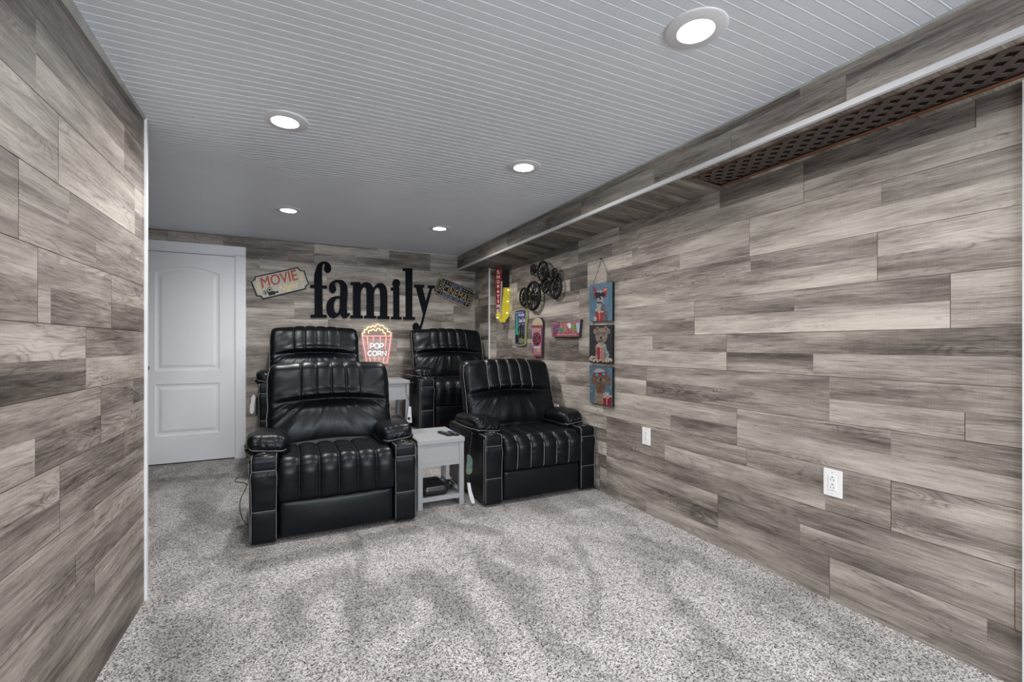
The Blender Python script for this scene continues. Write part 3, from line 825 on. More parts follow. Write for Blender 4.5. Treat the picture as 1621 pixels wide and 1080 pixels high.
# ------------------------------------------------------------------ end tables
def end_table(x0, x1, y0, y1, zb, label):
    t = empty('end_table', ((x0+x1)/2, (y0+y1)/2, zb), label, 'end table', 'grey end tables')
    L = .034; top = zb+.485
    MB().bbox((x0-.004, y0-.006, top-.030), (x1+.004, y1+.006, top), TABLE, .002).build('tabletop', t)
    for x in (x0, x1-L):
        for y in (y0, y1-L): MB().bbox((x, y, zb+.001), (x+L, y+L, top-.030), TABLE, .0015).build('leg', t)
    m = MB(); m.bbox((x0+L, y0+.006, top-.163), (x1-L, y0+.020, top-.030), TABLE, .001).box((x0+L, y0+.002, top-.190), (x1-L, y0+.022, top-.163), TABLE)
    m.build('drawer_front', t)
    m = MB(); m.box((x0+.008, y0+L, top-.190), (x0+.02, y1-L, top-.03), TABLE); m.box((x1-.02, y0+L, top-.190), (x1-.008, y1-L, top-.03), TABLE); m.box((x0+L, y1-.02, top-.190), (x1-L, y1-.008, top-.03), TABLE)
    m.build('apron', t)
    m = MB(); m.box((x0+L, y0+.004, zb+.052), (x1-L, y0+.022, zb+.082), TABLE); m.box((x0+L, y1-.022, zb+.052), (x1-L, y1-.004, zb+.082), TABLE)
    m.box((x0+.006, y0+L, zb+.052), (x0+.024, y1-L, zb+.082), TABLE); m.box((x1-.024, y0+L, zb+.052), (x1-.006, y1-L, zb+.082), TABLE)
    m.box((x0+.024, y0+.022, zb+.060), (x1-.024, y1-.022, zb+.072), TABLE)
    m.build('shelf', t)
end_table(.794, 1.130, 3.105, 3.555, 0, 'small grey end table between the two front recliners with remotes on top')
end_table(.738, 1.075, 4.545, 5.02, RZ, 'small grey end table between the two rear recliners below the popcorn neon')
# black device on the lower shelf
m = MB(); soft(m, (.838, 3.135, .0725), (1.03, 3.40, .148), .034, (20, 26, 14), PLAS)
m.build('speaker', label='black rounded portable speaker lying on the lower shelf of the front table', cat='speaker')
m = MB(); rr_ = random.Random(2)
pts = [Vector((1.065+.024*math.cos(i*.9)*(1+.3*math.sin(i*.37)), 3.24+.02*math.sin(i*.23)+.02*math.cos(i*.5), .115+.028*math.sin(i*.9))) for i in range(60)]
m.tube(pts, .0028, PLAS, 5); m.tube([(1.03, 3.36, .12), (1.045, 3.35, .15), (1.055, 3.30, .135), (1.062, 3.26, .12)], .0028, PLAS, 5)
m.build('cable', label='tangled black cable coiled beside the speaker under the front table', cat='cable')
# remotes
GREYB = mat('grey_rubber_buttons', (.10, .10, .11), .6); PURP = mat('purple_button', (.12, .06, .45), .4); GRN = mat('green_button', (.03, .3, .12), .5)
def remote(x, y, ang, L, W_, label, col_, z=.4855):
    t = empty('remote_control', (x, y, z), label, 'remote control', 'remotes on the front end table')
    ca, sa = math.cos(ang), math.sin(ang)
    def tr(mb):
        mb.v = [Vector((x+v.x*ca-v.y*sa, y+v.x*sa+v.y*ca, z+v.z)) for v in mb.v]; return mb
    tr(MB().bbox((-W_/2, -L/2, .0), (W_/2, L/2, .016), PLAS, .005)).build('body', t)
    m = MB()
    for r_ in range(6):
        for c_ in range(3): m.bbox((-.013+c_*.010, -L/2+.02+r_*.014, .0155), (-.006+c_*.010, -L/2+.028+r_*.014, .0178), GREYB, .0008)
    tr(m).build('buttons', t)
    tr(MB().bbox((-.012, L/2-.055, .0155), (.012, L/2-.031, .0185), col_, .002)).build('direction_pad', t, 'small coloured pad' if col_ == GRN else 'purple direction pad')
remote(1.035, 3.25, R(12), .16, .042, 'black remote control, the left one of two lying on the front table', GRN)
remote(1.090, 3.225, R(6), .135, .038, 'black remote control with a purple pad, the right one on the front table', PURP)

# hanging controls, tags and cords
PAD = mat('pale_plastic', (.62, .63, .66), .4)
def ray(px, py, Y):
    a, b = ab(px); t = Y/b; return Vector((a*t, Y, CAMH+(546-py)*t))
# power cord by the front left recliner
m = MB()
pts = [ray(393, 728, 3.06), ray(388, 738, 3.05), ray(380, 750, 3.04), ray(372.5, 761, 3.03), ray(378, 763.5, 3.03), ray(386, 764.5, 3.04), ray(392, 768, 3.05)]
def smooth(pts, k=6):
    out = []
    for i in range(len(pts)-1):
        a, b, c, d_ = pts[max(i-1, 0)], pts[i], pts[i+1], pts[min(i+2, len(pts)-1)]
        for j in range(k):
            t = j/k; out.append(.5*((2*b)+(c-a)*t+(2*a-5*b+4*c-d_)*t*t+(3*b-a-3*c+d_)*t**3))
    return out+[pts[-1]]
m.tube(smooth(pts), .0025, PLAS, 6)
pts = [ray(392, 766, 3.05), ray(388, 776, 3.04), ray(382, 788, 3.03), ray(379.8, 800, 3.03), ray(382, 816, 3.03), ray(388, 828, 3.03), ray(394, 832, 3.03)]
m.tube(smooth(pts), .0025, PLAS, 6)
m.build('power_cord', label='thin black power cord looping off the left side of the front left recliner', cat='cord')
# white tag + pouch on the rear left recliner
m = MB(); f = lambda x, y, h=0: ray(x, y, 4.43)+Vector((0, -h, 0))
m.shape([([(402, 625), (404, 627), (403, 640), (400, 655), (396.5, 654), (395.6, 649), (397.5, 636), (400, 626)], True)], f, -.004, .004, PAD)
m.build('white_tag', label='white curved tag hanging on the left side of the rear left recliner', cat='tag')
m = MB().bbox((-.264, 4.45, .545), (-.249, 4.60, .70), PLAS, .006)
m.build('hand_control', label='dark flat hand control hung at the left side of the rear left recliner', cat='hand control')
# control on the rear right recliner
t = empty('hand_control', ray(648, 671, 4.50), 'pale grey hand control hanging on a black cord by the rear table', 'hand control')
f = lambda x, y, h=0: ray(x, y, 4.50)+Vector((0, -h, 0))
m = MB(); m.shape([([(646.5, 643.5, 1), (650.5, 644, 1), (651.8, 669.5, 1), (644, 668, 1)], False)], f, -.008, .008, PAD)
m.build('body', t)
m = MB(); m.shape([([(647+2.2*math.cos(a*.5236), 662.5+2.4*math.sin(a*.5236)) for a in range(12)], True)], f, .008, .0095, DARK); m.build('button', t, 'round black button')
m = MB(); m.tube(smooth([f(648.5, 644), f(648.8, 630), f(649.5, 618), f(650, 607), Vector((1.105, 4.50, .782))]), .0035, PLAS, 6)
m.tube(smooth([f(655, 606), f(645, 608), f(643, 617), f(645, 628), f(648, 634)]), .002, PLAS, 5)
m.tube(smooth([f(655, 606), f(653, 612), f(651, 624), f(648.8, 632)]), .002, PLAS, 5); m.build('cord', t)
# controls on the front right recliner
f = lambda x, y, h=0: ray(x, y, 3.05)+Vector((0, -h, 0))
TEAL = mat('blue_green_card', (.035, .075, .10), .5, var=(60, (.12, .16, .08)))
m = MB(); m.tube(smooth([f(747, 686), f(746, 700), f(744, 712), f(742.5, 722)]), .004, PLAS, 6); m.tube(smooth([f(742, 748), f(742, 758), f(741.8, 766)]), .0022, PLAS, 5)
m.shape([([(741, 720), (746, 724), (747, 738), (744.5, 750), (739, 750), (738.4, 740), (739.5, 728)], True)], f, -.007, .007, TEAL)
m.build('instruction_tag', label='blue green printed tag hanging on a cord beside the front right recliner', cat='tag')
m = MB(); m.shape([([(739.6, 764.5, 1), (744, 764.5, 1), (746, 776), (750.5, 792), (750.2, 796.5), (748, 797), (745, 793), (741.5, 780)], True)], f, -.006, .006, PAD)
m.build('hand_control', label='pale curved plastic hand control touching the carpet beside the front right recliner', cat='hand control')

# ------------------------------------------------------------------ outlets on the right wall
def outlet(yc, zc_, W_, H, label, slots=True):
    t = empty('wall_outlet', (XR, yc, zc_-H/2), label, 'outlet', 'white outlets low on the plank wall')
    MB().bbox((XR-.0065, yc-W_/2, zc_-H/2), (XR+.0005, yc+W_/2, zc_+H/2), OUTL, .002).build('cover_plate', t)
    m = MB().bbox((XR-.0085, yc-.0165, zc_-.033), (XR-.006, yc+.0165, zc_+.033), OUTL, .001)
    for dz in (.021, -.013):
        m.lathe([(.0028, 0), (.0001, 0)], DARK, (XR-.0088, yc, zc_+dz+.0065), 12, 'x')
        for dy, hh in ((.0065, .0032), (-.0065, .004)): m.box((XR-.0090, yc+dy-.0009, zc_+dz-.0065-hh), (XR-.0084, yc+dy+.0009, zc_+dz-.0065+hh), DARK)
    m.build('receptacle', t)
    SC = mat('screw_head', (.6, .6, .6), .3, .6)
    for dz in (-.0475, .0475): MB().lathe([(.0028, 0), (.002, -.001), (.0001, -.001)], SC, (XR-.0065, yc, zc_+dz), 10, 'x').build('screw', t)
outlet(1.202, .5306, .077, .121, 'white duplex wall outlet nearest the camera, with clearly visible dark slots')
outlet(2.39, .526, .075, .118, 'white wall outlet on the plank wall just right of the front right recliner')
outlet(3.557, .548, .075, .118, 'white wall outlet half hidden behind the arm of the front right recliner')
MB().bbox((XR-.035, 3.53, .555), (XR-.0088, 3.575, .595), mat('grey_plug', (.35, .35, .36), .5), .004).build('plug', label='grey plug pushed into the outlet behind the recliner arm', cat='plug')

# ------------------------------------------------------------------ word "family" on the back wall
F1 = FB(485, 405, 9.82, .028); F2 = FB(550, 420, 9.82, .028)
LET = {
 'f': (F1, [([(68,962,1),(68,915,1),(130,912,1),(128,500,1),(62,498,1),(62,452,1),(122,452,1),(124,330),(150,205),(195,120),(272,88),(345,110),(386,178),(378,238),(335,265),(292,242),(278,195),(288,150),(290,132),(275,124),(257,148),(247,215),(246,300,1),(246,462,1),(322,462,1),(322,507,1),(250,507,1),(254,912,1),(318,922,1),(318,962,1)], True)]),
 'a': (F1, [([(498,372),(580,392),(628,455),(642,540),(640,640),(636,860),(648,902),(665,880,1),(685,905,1),(655,945),(610,972),(562,958),(530,905,1),(480,950),(405,966),(345,925),(313,830),(325,730),(375,660),(450,630),(528,624,1),(528,480),(515,428),(485,413),(452,428),(448,452),(465,500),(455,550),(415,582),(370,555),(352,495),(370,430),(420,388)], True),
       ([(522,665,1),(470,672),(435,735),(430,820),(450,875),(480,890),(508,860),(520,800),(522,720)], True)]),
 'm': (F2, [([(50,824,1),(50,778,1),(92,778,1),(92,308,1),(52,306,1),(52,262,1),(202,260,1),(207,302,1),(250,272),(300,264),(352,280),(408,350,1),(450,300),(500,278),(560,290),(600,340),(620,420),(622,520,1),(622,790,1),(655,792,1),(655,838,1),(472,834,1),(472,790,1),(512,788,1),(512,410),(498,360),(470,345),(435,380),(416,450),(414,520,1),(414,785,1),(450,788,1),(450,826,1),(265,824,1),(265,783,1),(302,783,1),(300,410),(290,355),(262,340),(228,378),(208,450),(206,520,1),(208,780,1),(242,783,1),(242,824,1)], True)]),
 'i': (F2, [([(685,840,1),(685,797,1),(720,797,1),(718,392,1),(680,390,1),(680,345,1),(730,343,1),(709,300),(712,245),(762,214),(812,245),(818,300),(798,345,1),(810,348,1),(810,800,1),(845,802,1),(845,844,1)], True)]),
 'l': (F2, [([(872,844,1),(872,805,1),(912,803,1),(908,90,1),(866,88,1),(866,45,1),(1012,48,1),(1010,806,1),(1052,808,1),(1052,848,1)], False)]),
 'y': (F2, [([(1042,303,1),(1195,305,1),(1195,348,1),(1168,350,1),(1222,570,1),(1290,352,1),(1255,350,1),(1255,312,1),(1360,318,1),(1360,355,1),(1320,358,1),(1210,770),(1170,920),(1140,1000),(1100,1035),(1050,1030),(1022,980),(1030,915),(1070,892),(1105,915),(1120,945),(1145,900),(1182,760,1),(1070,345,1),(1042,342,1)], True)])}
for ch, (F, sp) in LET.items():
    desc = {'f': 'tall black wooden letter f starting the wall word, next to the pale ticket', 'a': 'black wooden letter a, second letter of the wall word', 'm': 'wide black wooden letter m in the middle of the wall word',
            'i': 'short black wooden letter i with a round dot on the back wall', 'l': 'tall straight black wooden letter l on the back wall', 'y': 'black wooden letter y ending the wall word, its tail dropping to the recliner'}[ch]
    MB().shape(sp, F, -.024, 0, LETTER).build('wall_letter', label=desc, cat='letter', group='black letters spelling family')

# ------------------------------------------------------------------ movie night ticket
F = FB(395, 415, 16.21, .016)
CREAM = mat('cream_ticket_face', (.40, .40, .36), .6); RED = mat('brick_red_print', (.33, .045, .04), .6); YEL = mat('pale_yellow_print', (.72, .55, .27), .6)
tk = [(130,370,1),(1245,130,1),(1290,185),(1345,212),(1410,212,1),(1528,565,1),(1480,590),(1450,640),(1458,690,1),(345,962,1),(310,905),(255,880),(180,880,1),(40,505,1),(100,478),(135,430)]
def scl(pts, k, c): return [(c[0]+(p[0]-c[0])*k, c[1]+(p[1]-c[1])*(k-.03 if k < 1 else k), *p[2:]) for p in pts]
t = empty('wall_sign', F(785, 960, -.01), 'pale ticket shaped sign reading MOVIE Night with a projector, left of the letter f', 'sign', 'ticket shaped wall signs')
MB().shape([(tk, True)], F, -.014, 0, BLK).build('board', t)
m = MB(); m.shape([(scl(tk, .957, (785, 545)), True)], F, .0005, .002, CREAM)
an = R(13.0); h = .0025
m.text('MOVIE', 762, 432, 270, F, h+.0006, RED, an, 930, bold=.022)
m.text('MOVIE', 776, 440, 270, F, h, YEL, an, 930, bold=.022)
m.text('Night', 1010, 650, 210, F, h, YEL, an+R(2), 520, shear=.35, bold=.012)
m.text('ADMIT', 220, 655, 60, F, h, YEL, an-R(90), 260, bold=.02); m.text('ONE', 1345, 380, 60, F, h, YEL, an-R(90), 200, bold=.02)
for (xa, ya, xb, yb) in ((190, 430, 350, 910), (1235, 205, 1395, 650)):
    m.shape([([(xa-7, ya, 1), (xa+7, ya, 1), (xb+7, yb, 1), (xb-7, yb, 1)], False)], F, h, h+.0005, YEL)
cir = lambda x, y, rx, ry=None, n=16: ([(x+rx*math.cos(2*math.pi*i/n), y+(ry or rx)*math.sin(2*math.pi*i/n)) for i in range(n)], True)
for (x, y, r_) in ((410, 785, 60), (520, 715, 68)):
    m.shape([cir(x, y, r_), cir(x, y, r_*.8)], F, h, h+.0005, BLK); m.shape([cir(x, y, r_*.42)], F, h, h+.0005, BLK)
    for k in range(6): m.shape([cir(x+r_*.62*math.cos(k*1.047), y+r_*.62*math.sin(k*1.047), r_*.07, n=8)], F, h, h+.0005, BLK)
m.shape([([(470,775,1),(640,740,1),(660,765,1),(735,735,1),(745,795,1),(672,790,1),(672,830,1),(505,868,1)], False)], F, h, h+.0006, BLK)
# perforated edge teeth
c0 = [(150,392),(1235,155)]; 
for (a, b_, n) in (((150,394),(1225,160),62), ((350,935),(1440,672),62)):
    for k in range(n):
        x = a[0]+(b_[0]-a[0])*k/n; y = a[1]+(b_[1]-a[1])*k/n; m.shape([cir(x, y, 8, n=6)], F, h, h+.0004, BLK)
m.build('printed_face', t, 'cream face with brick red and yellow lettering')

# ------------------------------------------------------------------ cinema ticket
F = FB(680, 430, 15.43, .030)
GOLD = mat('gold_print', (.36, .25, .11), .5); BLUE = mat('pale_blue_line', (.24, .27, .36), .5); PLY = mat('light_plywood_edge', (.55, .33, .10), .6)
tk = [(330,135,1),(1065,465,1),(1090,520),(1125,575,1),(1000,855),(985,880,1),(915,900,1),(250,590,1),(160,550,1),(150,500),(118,462,1),(230,165,1),(270,172)]
t = empty('wall_sign', F(620, 900, -.02), 'tilted black ticket sign reading CINEMA in gold, right of the letter y', 'sign', 'ticket shaped wall signs')
MB().shape([(tk, False)], F, -.020, -.002, PLY).build('board', t, 'pale plywood board behind the black face')
m = MB(); m.shape([(scl(tk, .995, (620, 515)), False)], F, -.002, .0, BLK)
an = R(-24.3); h = .0004
def ln(a, b_, w_=5):
    d_ = Vector((b_[0]-a[0], b_[1]-a[1])).normalized(); n_ = Vector((-d_.y, d_.x))*w_
    m.shape([([(a[0]+n_.x, a[1]+n_.y, 1), (b_[0]+n_.x, b_[1]+n_.y, 1), (b_[0]-n_.x, b_[1]-n_.y, 1), (a[0]-n_.x, a[1]-n_.y, 1)], False)], F, h, h+.0006, BLUE)
out = [(340,165),(1000,475),(1055,500),(1090,580),(985,835),(915,872),(235,570),(180,530),(155,465),(240,210),(300,190)]
for a, b_ in zip(out, out[1:]+out[:1]): ln(a, b_)
ln((392, 190), (250, 575)); ln((1000, 470), (870, 850)); ln((355, 300), (945, 572)); ln((295, 470), (890, 740))
m.text('CINEMA', 625, 530, 165, F, h, GOLD, an, 620)
m.text('ADMIT ONE', 672, 385, 80, F, h, BLUE, an, 290); m.text('GOOD ONLY DATE SOLD', 575, 660, 92, F, h, BLUE, an, 580)
m.text('TICKET', 275, 345, 75, F, h, GOLD, an+R(92), 300); m.text('TICKET', 985, 690, 75, F, h, GOLD, an+R(92), 280)
for (x, y) in ((440, 270), (510, 300), (855, 465), (915, 492)):
    m.shape([([(x+(24 if i % 2 == 0 else 11)*math.sin(i*math.pi/5), y-(24 if i % 2 == 0 else 11)*math.cos(i*math.pi/5), 1) for i in range(10)], False)], F, h, h+.0005, GOLD)
m.build('printed_face', t, 'black face with gold CINEMA and pale blue lines')

# ------------------------------------------------------------------ popcorn neon
F = FB(560, 505, 14.4, .022)
NY = mat('neon_yellow', (1, .8, .4), .4, emit=(1.0, .70, .28), es=.62); NR = mat('neon_red', (1, .3, .25), .4, emit=(1.0, .26, .24), es=.62); NW = mat('neon_white', (1, 1, 1), .4, emit=(.85, .92, 1.0), es=.85)
ACR = bpy.data.materials.new('clear_acrylic'); ACR.use_nodes = True
nt = ACR.node_tree; pb = nt.nodes['Principled BSDF']; tr_ = nt.nodes.new('ShaderNodeBsdfTransparent'); ms = nt.nodes.new('ShaderNodeMixShader')
pb.inputs['Base Color'].default_value = (.9, .8, .8, 1); pb.inputs['Roughness'].default_value = .2; ms.inputs[0].default_value = .12
nt.links.new(tr_.outputs[0], ms.inputs[1]); nt.links.new(pb.outputs[0], ms.inputs[2]); nt.links.new(ms.outputs[0], nt.nodes['Material Output'].inputs[0])
t = empty('neon_sign', F(520, 1050, -.02), 'lit popcorn box neon sign with red stripes and white POP CORN letters', 'neon sign')
MB().shape([([(165,400),(165,320),(220,230),(300,160),(420,110),(540,75),(660,110),(760,170),(830,240),(895,320),(895,420),(860,600),(800,1040,1),(240,1040,1),(190,600)], True)], F, -.006, -.002, ACR).build('acrylic_panel', t, 'clear acrylic backing panel')
def arcs(pts, bul=1.0):
    return smooth([F(x, y) for x, y in pts], 5)
m = MB()
m.tube(arcs([(205,385),(197,345),(215,318),(250,312),(240,275),(255,245),(300,238),(308,205),(345,182),(390,190),(425,160),(460,162),(487,185),(505,148),(545,122),(590,140),(605,160),(650,150),(685,175),(695,208),(740,215),(770,245),(772,288),(815,295),(845,330),(846,385)]), .0048, NY, 8)
m.tube(arcs([(340,335),(338,285),(360,265),(400,268),(420,245),(450,240),(487,270)]), .0048, NY, 8)
m.tube(arcs([(512,285),(525,240),(560,218),(595,235),(602,260),(645,248),(672,270),(672,315),(710,315),(725,340),(715,368)]), .0048, NY, 8)
m.build('popcorn_tube', t, 'glowing yellow tube')
m = MB()
for l in ([(188,392),(858,392)], [(200,400),(295,1000)], [(848,400),(765,1000)], [(765,1000),(672,1000),(690,870)], [(310,405),(335,700)], [(445,405),(450,530)], [(606,405),(604,530)], [(741,405),(714,690)], [(355,870),(385,1000),(295,1000)], [(475,875),(482,960)], [(576,875),(578,960)]):
    m.tube([F(x, y) for x, y in l], .0056, NR, 8)
m.build('box_tube', t, 'glowing red tube')
m = MB()
def el(cx, cy, rx, ry, a0=0, a1=360, n=20): return [(cx+rx*math.cos(R(a0+(a1-a0)*i/n)), cy+ry*math.sin(R(a0+(a1-a0)*i/n))) for i in range(n+1)]
for l in ([(378,672),(378,563),(425,560),(458,575),(460,605),(430,632),(380,632)], el(527,614,50,56), [(598,672),(598,563),(645,560),(675,575),(677,605),(648,632),(600,632)],
          el(372,785,50,52,45,315), el(480,785,50,54), [(552,838),(552,735),(598,733),(622,748),(622,775),(598,792),(554,792)], [(592,792),(632,838)], [(655,838),(655,735),(738,835),(738,728)]):
    m.tube([F(x, y, .002) for x, y in l], .0027, NW, 8)
m.build('letter_tube', t, 'glowing white letters')

# ------------------------------------------------------------------ showtime marquee sign
t = empty('marquee_sign', (2.14, 4.65, 1.40), 'red vertical SHOWTIME marquee sign with a yellow bulb arrow in the corner', 'sign')
SRED = mat('red_enamel', (.26, .012, .022), .4); SYEL = mat('yellow_enamel', (.60, .50, .03), .42); SWH = mat('white_enamel', (.75, .75, .72), .5)
FS = FR(775, 415, 10.8, .10)
def SP(x, y, h=0):                              # side face of the box, towards the camera
    a, b = ab(775+x/10.8); Y = 4.545; return Vector((Y*a/b, Y-h, CAMH+(546-(415+y/10.8))*Y/b))
MB().bbox((2.093, 4.547, 1.49), (2.184, 4.664, 1.985), BLK, .003).build('housing', t)
m = MB(); m.shape([([(112,120),(130,100),(165,95),(200,115),(204,140,1),(190,560,1),(172,930,1),(118,930,1)], True)], FS, -.006, .004, SRED)
for k, ch in enumerate('SHOW*TIME'):
    yy = 172+k*83.5
    if ch == '*': m.shape([([(152+(28 if i % 2 == 0 else 13)*math.sin(i*math.pi/5), yy-(32 if i % 2 == 0 else 14)*math.cos(i*math.pi/5), 1) for i in range(10)], False)], FS, .004, .005, SWH)
    else: m.text(ch, 152, yy, 58, FS, .004, SWH, 0, 12 if ch == 'I' else 42, bold=.03)
m.build('letter_panel', t, 'red panel with white SHOWTIME letters')
m = MB()
for k in range(19):
    y0 = 330+k*32; x0 = 196-(y0-330)*.035
    m.shape([([(x0, y0+22, 1), (x0+22, y0, 1), (x0+22, y0+15, 1), (x0, y0+37, 1)], False)], FS, -.004, .003, SWH)
m.shape([([(194,330,1),(220,330,1),(198,930,1),(172,930,1)], False)], FS, -.006, -.001, BLK)
m.build('striped_edge', t, 'black and white striped edge')
m = MB()
m.shape([([(228,437,1),(356,440,1),(345,700,1),(338,880),(318,945),(270,985),(225,985),(200,960,1)], True)], SP, 0, .006, SYEL)
m.shape([([(150,870,1),(128,950,1),(165,1030,1),(262,1033,1),(268,985,1),(230,975),(185,960),(168,920)], True)], SP, .006, .014, SYEL)
m.lathe([(.03, 0), (.034, -.03), (.030, -.05), (.0001, -.05)], SYEL, (2.105, 4.60, 1.468), 20, 'x')
m.build('arrow', t, 'yellow enamel arrow')
BULB = mat('lit_bulb', (1, 1, 1), .3, emit=(1, .95, .85), es=1.2)
for (x, y) in ((312, 483), (303, 675), (292, 870)):
    p = SP(x, y, .016); MB().lathe([(.0001, -.009), (.0035, -.008), (.0055, -.003), (.005, .003), (.004, .009), (.005, .014)], BULB, p, 12, 'y').build('bulb', t)
p = SP(118, 955, .03); MB().lathe([(.0001, -.009), (.0035, -.008), (.0055, -.003), (.005, .003), (.004, .009), (.005, .022)], BULB, p, 12, 'y').build('bulb', t)

# ------------------------------------------------------------------ metal reel wheels
t = empty('wall_decor', (XR, 4.0, 1.45), 'black metal cluster of seven spoked reel wheels mounted on the plank wall', 'wall decor')
WH = [(170,725,.098,.03,12),(345,705,.148,.045,12),(345,205,.056,.03,8),(525,245,.098,.05,12),(580,520,.070,.03,10),(750,282,.052,.05,8),(770,545,.108,.03,12)]
WH[3] = (525, 235, .100, .05, 12)
pd_ = []
for (x, y, r_, D, ns) in WH:
    Fw = FR(815, 410, 12, D); c = Fw(x, y); pd_.append((c, r_)); m = MB(); tk_ = r_*.085+.002
    ring = [c+Vector((0, math.cos(2*math.pi*i/40), math.sin(2*math.pi*i/40)))*(r_-tk_) for i in range(40)]
    m.tube(ring, tk_, BLK, 8, True)
    m.tube([c+Vector((-.004, math.cos(2*math.pi*i/28)*r_*.34, math.sin(2*math.pi*i/28)*r_*.34)) for i in range(28)], .0035, BLK, 6, True)
    m.lathe([(.0001, -.012), (r_*.12, -.012), (r_*.16, -.006), (r_*.24, -.003), (r_*.24, .004), (.0001, .006)], BLK, c, 18, 'x')
    for k in range(ns):
        a = 2*math.pi*k/ns+.2; e1 = Vector((0, math.cos(a), math.sin(a)))
        m.tube([c+e1*r_*.2, c+e1*(r_-tk_)], .0035+r_*.012, BLK, 6)
    m.tube([c, Vector((XR-.001, c.y, c.z))], .006, BLK, 6)
    m.build('wheel', t)
m = MB()
for a, b_ in ((0, 1), (2, 3), (3, 4), (3, 6), (5, 6), (1, 3)):
    A, B = pd_[a][0].copy(), pd_[b_][0].copy(); A.x = B.x = XR-.012; m.tube([A, B], .005, BLK, 6)
m.build('mounting_frame', t)

# ------------------------------------------------------------------ drink sign
F = FR(812, 486, 16.875, .020)
NAVY = mat('navy_print', (.035, .045, .16), .4); LIME = mat('yellow_green_border', (.27, .29, .13), .4); TEALG = mat('teal_bottle_print', (.03, .28, .24), .4); CW = mat('white_print', (.62, .64, .75), .4)
OLV = mat('olive_print', (.16, .19, .07), .5); SAL = mat('salmon_print', (.42, .16, .13), .5); NBK = mat('near_black_print', (.012, .014, .022), .5)
t = empty('wall_sign', F(190, 1030, -.01), 'tall narrow blue Coca-Cola sign with a green bottle and yellow green border', 'sign', 'flat signs on the plank wall')
ob = [(48,110,1),(75,85),(310,50),(345,60),(375,110),(350,560,1),(330,960),(322,1005),(290,1025),(80,1025),(55,1000,1)]
MB().shape([(ob, True)], F, -.014, 0, LIME).build('board', t)
m = MB(); h = .0003
m.shape([([(60,135),(80,115),(300,80),(330,90),(345,120,1),(318,560,1),(300,960),(285,990),(75,990),(62,975,1)], True)], F, 0, h, NAVY)
m.shape([([(85,210,1),(118,210,1),(120,330),(140,480),(165,620),(150,745,1),(65,745,1),(68,560),(80,420)], True)], F, h, 2*h, TEALG)
m.shape([([(65,745,1),(150,745,1),(150,940,1),(65,960,1)], False)], F, h, 2*h, NBK)
m.shape([([(160,470),(200,450),(240,520),(290,700),(300,860),(270,960),(180,960),(160,800)], True)], F, h, 2*h, OLV)
for pts in ([(185,500),(215,560),(205,840),(175,840),(185,650)], [(215,460),(255,560),(285,700),(280,850),(250,845),(245,650)]): m.shape([(pts, True)], F, 2*h, 3*h, NBK)
m.shape([([(225,448,1),(325,440,1),(323,466,1),(223,470,1)], False)], F, h, 2*h, SAL)
m.text('Have a', 175, 148, 30, F, h, CW, .12, 190); m.text('MORE', 225, 218, 66, F, h, CW, .08, 150, bold=.02)
m.text('Coca-Cola', 235, 355, 105, F, h, CW, .12, 165, shear=.3, bold=.02)
m.build('printed_face', t, 'navy face with a teal green bottle and white script')

# ------------------------------------------------------------------ popcorn box sign
F = FR(838, 498, 15.43, .024)
PR = mat('red_pink_print', (.22, .05, .07), .5); PCK = mat('popcorn_cream_print', (.50, .44, .33), .6, var=(70, (.28, .22, .13))); LIL = mat('pale_lilac_stripe', (.42, .38, .46), .5); ORG = mat('ochre_print', (.48, .30, .08), .5)
t = empty('wall_sign', F(200, 1040, -.01), 'red popcorn box shaped sign with cream popcorn top, second from the corner', 'sign', 'flat signs on the plank wall')
ob = [(40,275,1),(65,265),(75,190),(110,115),(165,75),(210,66),(260,85),(305,135),(325,200),(325,265,1),(322,320,1),(302,1035,1),(95,1025,1),(50,320,1)]
MB().shape([(ob, True)], F, -.020, 0, NBK).build('board', t)
m = MB(); h = .0003
m.shape([([(62,265,1),(78,190),(112,120),(165,82),(210,75),(258,92),(298,140),(318,200),(320,265,1)], True)], F, 0, h, PCK)
m.shape([([(40,275,1),(325,262,1),(318,330,1),(300,1035,1),(97,1022,1),(52,330,1)], False)], F, 0, h, PR)
for k in range(6):
    x = 112+k*30; m.shape([([(x, 330, 1), (x+13, 330, 1), (x+11-k, 985, 1), (x+2-k, 985, 1)], False)], F, h, 2*h, LIL)
m.shape([([(62,330,1),(82,330,1),(88,820,1),(78,820,1)], False)], F, h, 2*h, LIL)
m.text('BOX', 175, 372, 70, F, 3*h, PCK, .04, 140, bold=.03)
m.shape([cir(180, 600, 108, 172)], F, 2*h, 3*h, PR); m.shape([cir(180, 600, 92, 150)], F, 3*h, 4*h, NBK)
m.text('POP', 182, 525, 125, F, 4*h, PR, .05, 150, bold=.04); m.text('CORN', 180, 645, 105, F, 4*h, PR, .05, 165, bold=.04)
m.shape([([(110,780,1),(262,770,1),(260,830,1),(112,835,1)], False)], F, 2*h, 3*h, LIL)
m.shape([([(190,860,1),(230,835,1),(262,850,1),(258,905,1),(215,915,1),(188,900,1)], False)], F, 3*h, 4*h, ORG)
m.build('printed_face', t, 'red face with pale stripes and POP CORN circle')

